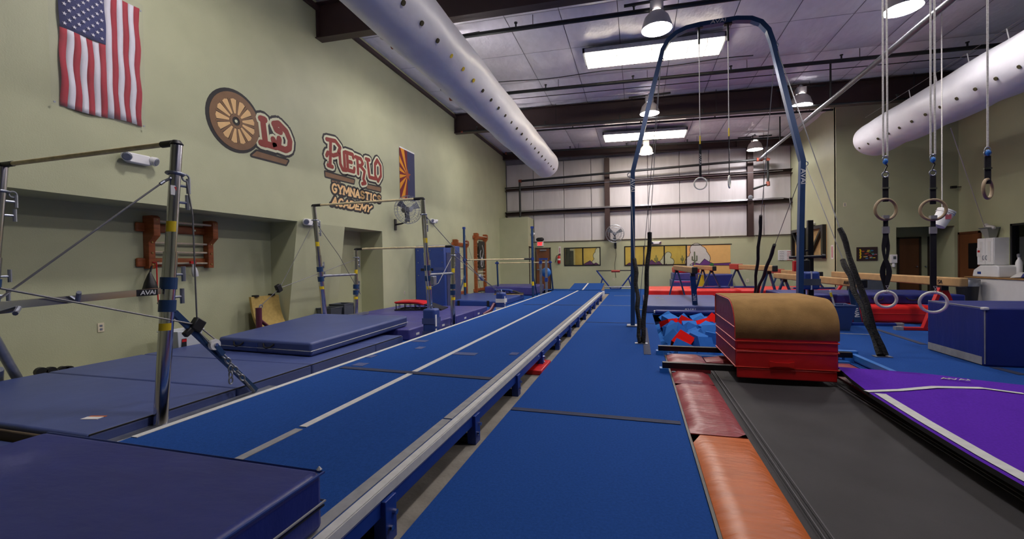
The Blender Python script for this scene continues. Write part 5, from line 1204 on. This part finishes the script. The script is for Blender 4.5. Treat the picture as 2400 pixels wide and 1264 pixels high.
# blue padded cabinet
t = thing('padded_cabinet', 'tall blue padded cabinet with dark cloth side by the wall', 'cabinet', (-6.2, 12.5, 0))
a = onX(972, 600, XW)[1]; 
CX1 = onY(1042, 600, a)[0]
part('body', MB().box(XW+.01, CX1, a, a+1.2, 0, 1.95), M['blue_vinyl'], t, bevel=.03)
part('cloth_side', MB().box(CX1, CX1+.02, a+.12, a+1.18, .02, 1.72), mat('slate_mesh', (56, 60, 96), .9, var=.15, scale=8), t)
fs_ = CX1-XW
part('slot', MB().box(XW+fs_*.2, XW+fs_*.62, a-.006, a+.0, 1.16, 1.24), M['black'], t); part('patch', MB().box(XW+fs_*.66, XW+fs_*.98, a-.004, a, 1.17, 1.27), M['dull_vinyl'], t)
for fx in (.12, .52, .92):
    for z in (.12, 1.02, 1.42, 1.8): part('stud', MB().tube((XW+fs_*fx, a-.01, z), (XW+fs_*fx, a, z), .014, 8), M['chrome'], t)
# ------------------------------------------------------------------ back wall fittings
# windows onto the room behind
def window(name, x0, x1, z0, z1, mull):
    f = MB(); d = .05
    f.box(x0, x1, YB-.02, YB+.1, z0, z0+d).box(x0, x1, YB-.02, YB+.1, z1-d, z1).box(x0, x0+d, YB-.02, YB+.1, z0+d, z1-d).box(x1-d, x1, YB-.02, YB+.1, z0+d, z1-d)
    w = f.build(name, M['black_paint'], kind=ST)
    ed = [x0+d]+mull+[x1-d]
    for m_ in mull: part('mullion', MB().box(m_-.03, m_+.03, YB-.015, YB+.09, z0+d, z1-d), M['black_paint'], w)
    for a, b in zip(ed, ed[1:]): part('pane', MB().box(a+.005, b-.005, YB+.04, YB+.046, z0+d, z1-d), M['glass'], w)
    return w
window('window_1', W1[0], W1[1], W1[2], W1[3], [onY(1366, 600, YB)[0]])
window('window_2', W2[0], W2[1], W2[2], W2[3], [onY(1509, 600, YB)[0], onY(1557, 600, YB)[0]])
# painting seen through the panes
def scene_paint(par, y, clouds, mtns, cacti, bg):
    for x0, x1, z0, z1, m in bg: part('painted_sky', MB().box(x0, x1, y-.004, y, z0, z1), m, par)
    for pts in mtns:
        part('painted_mountain', MB().prism(pts, (0, y-.004, 0), (1, 0, 0), (0, 0, 1), (0, -1, 0), .004), M['mtn'], par)
        part('painted_outline', MB().strokes([pts], .02, (0, y-.004, 0), (1, 0, 0), (0, 0, 1), (0, -1, 0), .006), M['mural_black'], par)
    for puffs in clouds:
        mb, m2 = MB(), MB(); e_ = 0
        for (x, z, r) in puffs:
            mb.prism([(x+(r+.025)*math.cos(i*math.pi/7), z+(r+.025)*math.sin(i*math.pi/7)) for i in range(14)], (0, y-.004, 0), (1, 0, 0), (0, 0, 1), (0, -1, 0), .001+e_)
            m2.prism([(x+r*math.cos(i*math.pi/7), z+r*math.sin(i*math.pi/7)) for i in range(14)], (0, y-.004, 0), (1, 0, 0), (0, 0, 1), (0, -1, 0), .003+e_); e_ += 2e-4
        part('painted_outline', mb, M['mural_black'], par); part('painted_cloud', m2, M['cloud'], par)
    for x, z, h in cacti:
        part('painted_cactus', MB().strokes([[(x, z), (x, z+h)], [(x, z+h*.35), (x-h*.16, z+h*.4), (x-h*.16, z+h*.65)], [(x, z+h*.3), (x+h*.16, z+h*.36), (x+h*.16, z+h*.7)]], h*.1, (0, y-.004, 0), (1, 0, 0), (0, 0, 1), (0, -1, 0), .007), M['cactus'], par)
yp = 23.9
o_ = lambda px, py, y=yp: (onY(px, py, y)[0], onY(px, py, y)[2])
def PX(*l): return [o_(*p) for p in l]
def puffs(l, y=yp): return [(*o_(a, b, y), r) for a, b, r in l]
b0 = o_(1320, 630); b1_ = o_(1712, 560)
scene_paint(room2, yp, [puffs([(1402, 612, .25), (1400, 600, .22), (1406, 590, .25), (1394, 616, .15)]), puffs([(1555, 614, .16), (1562, 606, .2), (1566, 598, .15), (1570, 614, .2)])],
            [PX((1366, 621), (1374, 616), (1383, 611), (1394, 621)), PX((1388, 621), (1397, 616), (1404, 621)), PX((1515, 621), (1527, 609), (1536, 616), (1544, 612), (1553, 621)), PX((1467, 622), (1475, 616), (1485, 622))],
            [(*o_(1538, 618), .42), (*o_(1599, 616), .36)],
            [(o_(1348, 600)[0], 4.5, .3, 2.7, M['sky_tan'])])
a, b = o_(1336, 600), o_(1349, 600)
part('white_door', MB().box(a[0], b[0]-.1, yp-.03, yp-.01, 0, 2.1), M['white'], room2); part('dark_gap', MB().box(b[0]-.35, b[0]-.1, yp-.04, yp-.03, 0, 2.0), M['bin'], room2)
part('dark_panel', MB().box(-5.0, a[0], yp-.03, yp-.01, .0, 2.4), M['bin'], room2)
t = thing('room_fill_light', 'unseen fill light added inside the room behind the windows', 'light', (0, 23, 2.26)); part('tube', MB().box(-3.2, 3.5, 22.9, 23.1, 2.25, 2.28), mat('fill_glow', (255, 250, 235), .5, var=0, emis=(255, 246, 225), estr=4.5), t)  # unseen lamp added to brighten the painted wall behind the panes
# wall painting beside the second window
t = thing('wall_painting', 'desert painting with clouds, purple mountains and cactus on back wall', 'painting', (3.2, YB, .5))
x0, x1 = W2[1], onY(1712, 600, YB)[0]; yq = YB
scene_paint(t, yq, [puffs([(1622, 614, .3), (1634, 602, .35), (1632, 585, .28), (1640, 592, .3), (1648, 606, .3), (1652, 597, .14), (1615, 618, .15)], yq)],
            [[o_(*p, yq) for p in ((1617, 621), (1626, 615), (1640, 619), (1651, 607), (1664, 615), (1672, 618), (1712, 616), (1712, 622), (1617, 622))]], [(*o_(1628, 622, yq), .62)],
            [(x0+.02, x1, .45, 2.06, M['sky_tan2'])])
part('painted_grass', MB().prism([o_(1672, 643, yq), o_(1712, 648, yq), o_(1712, 655, yq), o_(1672, 655, yq)], (0, yq-.004, 0), (1, 0, 0), (0, 0, 1), (0, -1, 0), .004), M['green'], t)
part('painted_bush', MB().prism([(o_(1668, 622, yq)[0]+.12*math.cos(k*.63)*(1 if k % 2 else .6), o_(1668, 621, yq)[1]+.08*math.sin(k*.63)) for k in range(10)], (0, yq-.004, 0), (1, 0, 0), (0, 0, 1), (0, -1, 0), .006), M['green'], t)
part('top_edge', MB().box(x0, x1+.06, YB-.012, YB, 2.06, 2.1), M['black_paint'], t)
# doors
a, b = onY(1253, 582, YB), onY(1288, 582, YB)
x0, x1 = -5.05, b[0]
d = MB().box(x0-.06, x0, YB-.03, YB, 0, 2.14).box(x1, x1+.06, YB-.03, YB, 0, 2.14).box(x0-.06, x1+.06, YB-.03, YB, 2.08, 2.14).build('door_1', M['doorframe'], kind=ST)
part('leaf', MB().box(x0, x1, YB-.02, YB, 0, 2.08), M['door'], d); part('push_bar', MB().box(x0+.06, x1-.06, YB-.09, YB-.04, .98, 1.04), M['galv'], d); part('closer', MB().box(x0+.2, x0+.55, YB-.08, YB-.02, 1.98, 2.04), M['galv'], d)
d = MB().box(-5.2, -5.17, 21.0, 21.08, 0, 2.2).box(-5.2, -5.17, 21.85, 21.93, 0, 2.2).box(-5.2, -5.17, 21.0, 21.93, 2.12, 2.2).build('door_2', M['doorframe'], kind=ST)
part('leaf', MB().box(-5.2, -5.185, 21.08, 21.85, 0, 2.12), M['niche'], d)
# exit sign
p = onY(1266, 572, YB-.06); t = thing('exit_sign', 'lit red and white exit sign with black lamp heads above door', 'sign', (p[0], YB, p[2]-.12))
part('box', MB().box(p[0]-.17, p[0]+.17, YB-.09, YB, p[2]-.12, p[2]+.11), M['white'], t, bevel=.01); logo(t, (p[0], YB-.091, p[2]), (1, 0, 0), (0, 0, 1), .24, .15, M['exitred'], 'EXIT', 'lettering', .035, 0)
part('lamp_heads', MB().lathe([(.05, -.2), (.1, -.12), (.1, .12), (.05, .2)], (p[0], YB-.08, p[2]+.23), (1, 0, 0), 14), M['black'], t, smooth=True)
# extinguisher and its sign
p = onY(1310, 608, YB-.08); t = thing('fire_extinguisher', 'red fire extinguisher hanging on back wall by the door', 'extinguisher', (p[0], YB-.08, p[2]-.25))
part('cylinder', MB().lathe([(.06, -.22), (.075, -.2), (.075, .12), (.05, .17), (.025, .2)], p, n=16), M['red'], t, smooth=True); part('band', MB().lathe([(.077, -.05), (.077, .03)], p, n=16), M['white'], t)
part('valve', MB().box(p[0]-.03, p[0]+.09, p[1]-.02, p[1]+.02, p[2]+.2, p[2]+.26), M['black'], t); part('hose', MB().path([p+V(-.02, 0, .22), p+V(-.12, 0, .18), p+V(-.15, 0, .0), p+V(-.2, 0, -.16)], .014, 6), M['black'], t)
p = onY(1312, 588, YB); t = thing('extinguisher_sign', 'narrow white sign with red ends above the extinguisher', 'sign', (p[0], YB, p[2]))
part('plate', MB().box(p[0]-.055, p[0]+.055, YB-.008, YB, p[2]-.22, p[2]+.22), M['paper'], t); part('red_print', MB().box(p[0]-.04, p[0]+.04, YB-.011, YB-.008, p[2]-.19, p[2]-.13).box(p[0]-.02, p[0]+.02, YB-.011, YB-.008, p[2]-.1, p[2]+.15), mat('faded_red_print', (170, 90, 96), .6), t)
# whiteboard
a, b = onY(1823, 587, YB), onY(1855, 610, YB)
t = thing('whiteboard', 'whiteboard with black and red handwriting on back wall', 'whiteboard', (a[0], YB, b[2])); bx1 = XS-.01
part('board', MB().box(a[0], bx1, YB-.02, YB, b[2], a[2]), M['white'], t, bevel=.005); mk, mr = MB(), MB()
for k in range(6):
    z = a[2]-.07-k*.075; mk.strokes([[(a[0]+.06+.03*j, z+.012*math.sin(j*2.1+k)) for j in range(7)]], .01, (0, YB-.02, 0), (1, 0, 0), (0, 0, 1), (0, -1, 0), .002); mr.strokes([[(a[0]+.36+.03*j, z+.015*math.sin(j*2.7+k)) for j in range(9) if a[0]+.36+.03*j < bx1-.03]], .014, (0, YB-.02, 0), (1, 0, 0), (0, 0, 1), (0, -1, 0), .002)
part('black_writing', mk, M['black'], t); part('red_writing', mr, M['red'], t)
# small horn on the column
p = onY(1758, 463, YB-.15); t = thing('wall_speaker', 'small round grey alarm horn on the steel column', 'alarm horn', p); part('horn', MB().lathe([(.05, 0), (.09, .02), (.1, .08), (.06, .09)], p, (0, -1, 0), 14), M['galv'], t, smooth=True)
# drop-bar trainer in front of the back wall
t = thing('tumble_trainer', 'low blue bar frame with red grip sleeve at back wall', 'bar trainer', (-1, 20.5, 0)); yy = 20.5
a, b, c, d_ = onY(1398, 635, yy), onY(1482, 634, yy), onY(1413, 663, yy), onY(1430, 678, yy); w_ = b[0]-a[0]
part('bar', MB().tube(a, a+V(w_+.1, 0, 0), .025, 10), M['black'], t); part('sleeve', MB().tube(onY(1433, 636, yy), onY(1453, 636, yy), .055, 12), M['beamred'], t, smooth=True)
xl, xr_ = a[0], a[0]+w_+.1
part('side_tube', MB().path([(xl, yy, a[2]+.02), (xl+.65, yy, .1), (xr_-.65, yy, .1), (xr_, yy, a[2]+.02)], .035, 10), M['royal'], t, smooth=True)
part('stand_leg', MB().tube((xl+.28, yy, .6), (xl+.1, yy, .02), .03, 8).tube((xr_-.28, yy, .6), (xr_-.1, yy, .02), .03, 8), M['royal'], t); part('floor_tube', MB().tube((xl+.05, yy-.3, .2), (xr_-.05, yy-.3, .2), .03, 8), M['galv'], t)
for x in (xl+.1, xr_-.1): part('foot', MB().box(x-.04, x+.04, yy-.45, yy+.4, 0, .05), M['galv'], t)

# ------------------------------------------------------------------ side wall: black frames with tan boards
def bframe(y0, y1, z0, z1, flip, lab):
    t = thing('wall_frame', lab, 'frame', (XS, (y0+y1)/2, z0)); dd = .14
    part('board', MB().box(XS-.02, XS, y0, y1, z0, z1), M['tan_panel'], t)
    for a in ((y0, y0+.16, z0, z1), (y1-.16, y1, z0, z1), (y0+.16, y1-.16, z1-.12, z1), (y0+.16, y1-.16, z0, z0+.08)): part('frame_member', MB().box(XS-dd, XS-.02, *a), M['black_paint'], t)
    q = (y0+.2, z1-.15, y1-.2, z0+.1) if flip else (y1-.2, z1-.15, y0+.2, z0+.1)
    part('diagonal', MB().bar((XS-dd/2, q[0], q[1]), (XS-dd/2, q[2], q[3]), .1, .12, (1, 0, 0)), M['black_paint'], t)
bframe(20.35, 21.8, 1.36, 2.6, False, 'black frame with tan board and diagonal, nearer the back wall')
bframe(18.4, 20.0, 1.34, 2.6, True, 'black frame with tan board and diagonal, by wall corner')
p = onX(1951, 591, XS); t = thing('wall_sign', 'narrow white vertical sign beside the black frame', 'sign', p); part('plate', MB().box(XS-.008, XS, p[1]-.1, p[1]+.1, p[2]-.25, p[2]+.25), M['paper'], t)
part('print', MB().box(XS-.011, XS-.008, p[1]-.04, p[1]+.04, p[2]-.2, p[2]+.2), mat('faded_red_print', (170, 90, 96), .6), t)
# ------------------------------------------------------------------ black pad stand behind the tower leg
t = thing('spotting_stand', 'black steel stand with cross handle and blue strapped pad', 'stand', (3.35, 10.4, 0)); yy = 10.4
x0, x1 = onY(1872, 600, yy)[0]+.06, onY(1899, 600, yy)[0]
for x, h in ((x0, 2.0), (x1, 2.15)): part('post', MB().box(x-.05, x+.05, yy-.04, yy+.04, 0, h), M['black_paint'], t, bevel=.005)
hz = onY(1900, 602, yy)[2]
a, b = onY(1850, 604, yy-.1), onY(1928, 601, yy-.1); part('cross_handle', MB().tube(a, b, .032, 10).tube(b+V(-.02, 0, 0), b+V(.04, 0, 0), .045, 12), M['black'], t, smooth=True)
part('winch', MB().box(x0-.12, x0+.1, yy-.16, yy-.04, hz-.36, hz-.06), M['black'], t, bevel=.02); part('red_cover', MB().box(x0-.2, x0-.12, yy-.17, yy-.05, hz-.3, hz-.08), M['red'], t, bevel=.01)
part('rung', MB().tube((x0, yy, hz-.5), (x1, yy, hz-.5), .02, 8), M['black'], t); part('peg', MB().tube((x1, yy, hz+.13), (x1-.22, yy, hz+.13), .02, 8), M['black'], t)
pc = onY(1900, 656, yy-.2); pb = part('pad', MB().box(pc[0]-.17, pc[0]+.14, yy-.3, yy-.04, pc[2]-.2, pc[2]+.17), M['blue_vinyl'], t, bevel=.05, seg=3)
part('pad_band', MB().box(pc[0]-.175, pc[0]+.145, yy-.305, yy-.05, pc[2]-.11, pc[2]+.02), M['bin'], pb); part('white_strap', MB().box(pc[0]-.03, pc[0]-.01, yy-.308, yy-.04, pc[2]+.02, pc[2]+.17).box(pc[0]-.03, pc[0]-.01, yy-.308, yy-.04, pc[2]-.2, pc[2]-.11), M['white'], pb)

# ------------------------------------------------------------------ end wall and right wall
a, b = onY(2007, 580, YE), onY(2056, 611, YE); t = thing('picture_board', 'dark collage board of coloured team cards on end wall', 'picture board', (a[0], YE, b[2]))
part('board', MB().box(a[0], b[0], YE-.03, YE, b[2], a[2]), mat('dark_brown_board', (48, 30, 30), .5), t); rr = random.Random(3); cw_, ch_ = b[0]-a[0], a[2]-b[2]
for i, cm in enumerate(((190, 90, 40), (180, 180, 190), (60, 130, 90), (70, 130, 180), (200, 170, 60), (150, 50, 50))):
    for k in range(4):
        x = a[0]+cw_*(.3+.6*rr.random()); z = b[2]+ch_*(.15+.65*rr.random()); part('card', MB().box(x-.035, x+.035, YE-.036-.001*i, YE-.03, z-.015, z+.015), mat('card_%d' % i, cm, .5), t)
part('yellow_print', MB().strokes([[(a[0]+cw_*.16+.02*(k % 2), a[2]-.08-k*.05) for k in range(7)]], .04, (0, YE-.03, 0), (1, 0, 0), (0, 0, 1), (0, -1, 0), .003), M['yellow'], t)
a, b = onY(2084, 597, YE), onY(2099, 626, YE); t = thing('sanitizer_dispenser', 'white hand sanitizer dispenser beside the dark doorway', 'dispenser', (a[0], YE, b[2]))
part('body', MB().box(a[0], b[0], YE-.12, YE, b[2]+.13, a[2]), M['white'], t, bevel=.015); part('window', MB().box(a[0]+.06, b[0]-.04, YE-.125, YE-.12, a[2]-.16, a[2]-.06), M['bin'], t); part('nozzle', MB().lathe([(.04, 0), (.05, .06), (.03, .13)], ((a[0]+b[0])/2, YE-.07, b[2]), n=12), M['white'], t, smooth=True)
# alcove doors
ya = YE+1.2
for k, (px0, px1) in enumerate(((2102, 2158), (2186, 2233))):
    x0, x1 = onY(px0, 600, ya)[0], onY(px1, 600, ya)[0]; x0 = max(x0, AX0+.03); x1 = min(x1, AX1-.03)
    d = MB().box(x0, x0+.06, ya-.04, ya, 0, 2.06).box(x1-.06, x1, ya-.04, ya, 0, 2.06).box(x0, x1, ya-.04, ya, 2.0, 2.06).build('door_%d' % (3+k), M['doorframe'], kind=ST)
    part('leaf', MB().box(x0+.06, x1-.06, ya-.02, ya, 0, 2.0), M['door'], d); part('knob', MB().lathe([(.02, 0), (.03, .03), (.02, .06)], (x1-.14, ya-.03, 1.0), (0, -1, 0), 10), M['galv'], d)
# right wall door with window
y1, y0 = onX(2249, 547, XR)[1], onX(2301, 540, XR)[1]
d = MB().box(XR-.05, XR, y0, y0+.07, 0, 2.12).box(XR-.05, XR, y1-.07, y1, 0, 2.12).box(XR-.05, XR, y0, y1, 2.05, 2.12).build('door_5', mat('door_frame_brown', (96, 54, 30), .5), kind=ST)
part('leaf', MB().box(XR-.03, XR, y0+.07, y1-.07, 0, 2.05), M['door'], d); part('vision_panel', MB().box(XR-.034, XR-.03, y0+.1, y0+.5, .95, 1.75), M['black_paint'], d)
# right window
d = MB(); w0, w1, z0, z1 = WR[0], WR[1], WR[2], WR[3]
for a in ((w0, w1, z0, z0+.06), (w0, w1, z1-.06, z1), (w0, w0+.06, z0, z1), (w1-.07, w1, z0, z1)): d.box(XR-.03, XR+.12, *a)
d = d.build('window_3', M['black_paint'], kind=ST); part('pane', MB().box(XR+.05, XR+.056, w0+.06, w1-.07, z0+.06, z1-.06), M['glass'], d)
t = thing('office_shelf', 'pale office shelf seen through the right window', 'shelf', (XR+1.6, 14.6, 0))
for z in (.9, 1.3, 1.7): part('shelf_board', MB().box(XR+1.3, XR+1.95, 13, 16.4, z, z+.03), M['paper'], t)
part('shelf_back', MB().box(XR+1.95, XR+1.98, 13, 16.4, 0, 2.2), M['bin'], t)
# wall cabinet, things on it
c0, c1 = onX(2330, 558, XR)[1], onX(2366, 556, XR)[1]; cy1 = 16.42; cy0 = onX(2366, 556, XR)[1]
cz0, cz1 = 1.08, 1.86
yn_ = cy0; cx_ = onY(2331, 590, yn_)[0]
t = thing('wall_cabinet', 'white wall cabinet with two panel doors beside brown door', 'cabinet', (XR-.2, cy0+.4, cz0))
yf_ = onX(2292, 590, cx_)[1]
part('body', MB().box(cx_, XR-.001, yn_, yf_, cz0, cz1), M['white'], t, bevel=.006)
ym_ = (yn_+yf_)/2
for a, b in ((yn_+.01, ym_-.005), (ym_+.005, yf_-.01)):
    dr = part('door', MB().box(cx_-.02, cx_, a, b, cz0+.01, cz1-.01), M['white'], t, bevel=.004)
    part('panel_moulding', MB().box(cx_-.028, cx_-.02, a+.1, b-.1, cz0+.1, cz1-.1), M['paper'], dr, bevel=.006)
    yk = b-.05 if b < ym_ else a+.05; part('handle', MB().path([(cx_-.02, yk, cz0+.14), (cx_-.05, yk, cz0+.18), (cx_-.05, yk, cz0+.24), (cx_-.02, yk, cz0+.28)], .009, 6), M['galv'], dr)
part('note', MB().box(cx_-.034, cx_-.029, ym_+.15, ym_+.3, cz0+.25, cz0+.5), M['paper'], t); part('red_mark', MB().box(cx_-.036, cx_-.034, ym_+.18, ym_+.27, cz0+.37, cz0+.43), M['red'], t)
t = thing('storage_tub', 'clear grey plastic tub full of odds on the wall cabinet', 'tub', (XR-.35, ym_, cz1))
tz = cz1+.001; vs = [(cx_+.1, yn_+.36, tz), (XR-.06, yn_+.36, tz), (XR-.06, yf_-.1, tz), (cx_+.1, yf_-.1, tz)]; vs2 = [(cx_+.02, yn_+.3, tz+.3), (XR-.02, yn_+.3, tz+.3), (XR-.02, yf_+.0, tz+.3), (cx_+.02, yf_+.0, tz+.3)]
part('tub', MB().hexa(vs+vs2), mat('cloudy_grey_plastic', (140, 142, 138), .3), t, bevel=.01); part('lid_rim', MB().path([V(v)+V(0, 0, 0) for v in vs2], .015, 6, closed=True), M['galv'], t); part('white_bundle', MB().lathe([(.03, -.16), (.06, -.1), (.05, .1), (.07, .18)], ((cx_+XR)/2, ym_+.1, tz+.33), (0, 1, .3), 10), M['paper'], t, smooth=True)
# counter things by the right wall
cz = .74; t = thing('counter', 'low wooden counter along the right wall', 'counter', (XR-.3, 13.6, 0))
part('top', MB().box(XR-.62, XR-.002, 9.5, 16.3, cz-.04, cz), mat('counter_wood', (150, 112, 66), .5, var=.15), t, bevel=.006); part('body', MB().box(XR-.58, XR-.002, 9.6, 16.25, 0, cz-.041), M['paper'], t)
p = onX(2330, 690, XR-.3); 
def px_on_counter(px): return onX(px, 690, XR-.35)[1]
y = px_on_counter(2332); t = thing('printer', 'white rounded machine standing on the counter', 'printer', (XR-.32, y, cz))
ya_, yb_ = px_on_counter(2362), px_on_counter(2298)
part('body', MB().prism([(ya_, 0), (yb_, 0), (yb_-.05, .2), (yb_-.3, .33), (ya_+.1, .34), (ya_, .3)], (XR-.55, 0, cz+.001), (0, 1, 0), (0, 0, 1), (1, 0, 0), .48), M['white'], t, bevel=.03, seg=3)
part('slot', MB().box(XR-.5, XR-.2, (ya_+yb_)/2, (ya_+yb_)/2+.3, cz+.335, cz+.345), M['bin'], t); part('label', MB().box(XR-.556, XR-.55, yb_-.35, yb_-.22, cz+.08, cz+.15), M['royal'], t)
y = px_on_counter(2354); t = thing('spray_bottle', 'white bottle standing behind the printer on the counter', 'bottle', (XR-.1, y, cz)); part('bottle', MB().lathe([(.07, 0), (.07, .4), (.05, .47), (.03, .5), (.03, .55)], (XR-.1, y-.1, cz+.001), n=14), M['white'], t, smooth=True); part('cap', MB().lathe([(.04, 0), (.045, .08), (.02, .1)], (XR-.1, y-.1, cz+.55), n=12), M['galv'], t)
y = px_on_counter(2285); t = thing('waste_bin', 'small dark waste bin with grey liner at the right wall', 'bin', (XR-.9, 16.2, 0)); part('tub', MB().lathe([(.2, 0), (.25, .62)], (XR-.95, 15.6, 0), n=18), M['black'], t, smooth=True); part('liner', MB().lathe([(.255, .48), (.265, .66), (.25, .68)], (XR-.95, 15.6, 0), n=18, cap=False), M['galv'], t, smooth=True)
y = px_on_counter(2385)-.35; t = thing('cloth_heap', 'crumpled white and navy cloths heaped on the counter', 'cloths', (XR-.3, y, cz))
for k, (dy, dz, m_) in enumerate(((.25, .1, 'paper'), (-.05, .16, 'navy'), (-.3, .08, 'bin'))): part('cloth', MB().lathe([(.02, 0), (.22-.02*k, .01), (.16, dz*.7), (.05, dz+.05)], (XR-.32, y+dy, cz+.001), (.1*k, .1, 1), 9), M[m_], t, smooth=True)
p = onY(2250, 440, YE); t = thing('wall_camera', 'small black camera on bracket high in the corner', 'camera', p); part('body', MB().obox(onX(2253, 438, XR)+V(-.2, 0, 0), (.07, .04, .04), (1, 0, 0), (0, 1, 0), (0, 0, 1)), M['black'], t); part('arm', MB().tube(onX(2253, 438, XR), onX(2253, 438, XR)+V(-.15, 0, 0), .015, 6), M['black'], t)
t = thing('folded_chair', 'grey metal tray rack behind the red-legged beam', 'rack', (6.3, 16.9, 0)); a, b = onY(2005, 655, 16.8), onY(2048, 675, 16.8)
part('tray', MB().box(a[0], b[0]+.3, 16.6, 17.1, .72, .76), M['galv'], t); part('front', MB().box(a[0]+.15, b[0]+.25, 16.62, 16.64, .25, .7), M['bin'], t)
for x in (a[0]+.03, b[0]+.27): part('leg', MB().tube((x, 16.65, 0), (x, 16.65, .72), .02, 8).tube((x, 17.05, 0), (x, 17.05, .72), .02, 8), M['galv'], t)
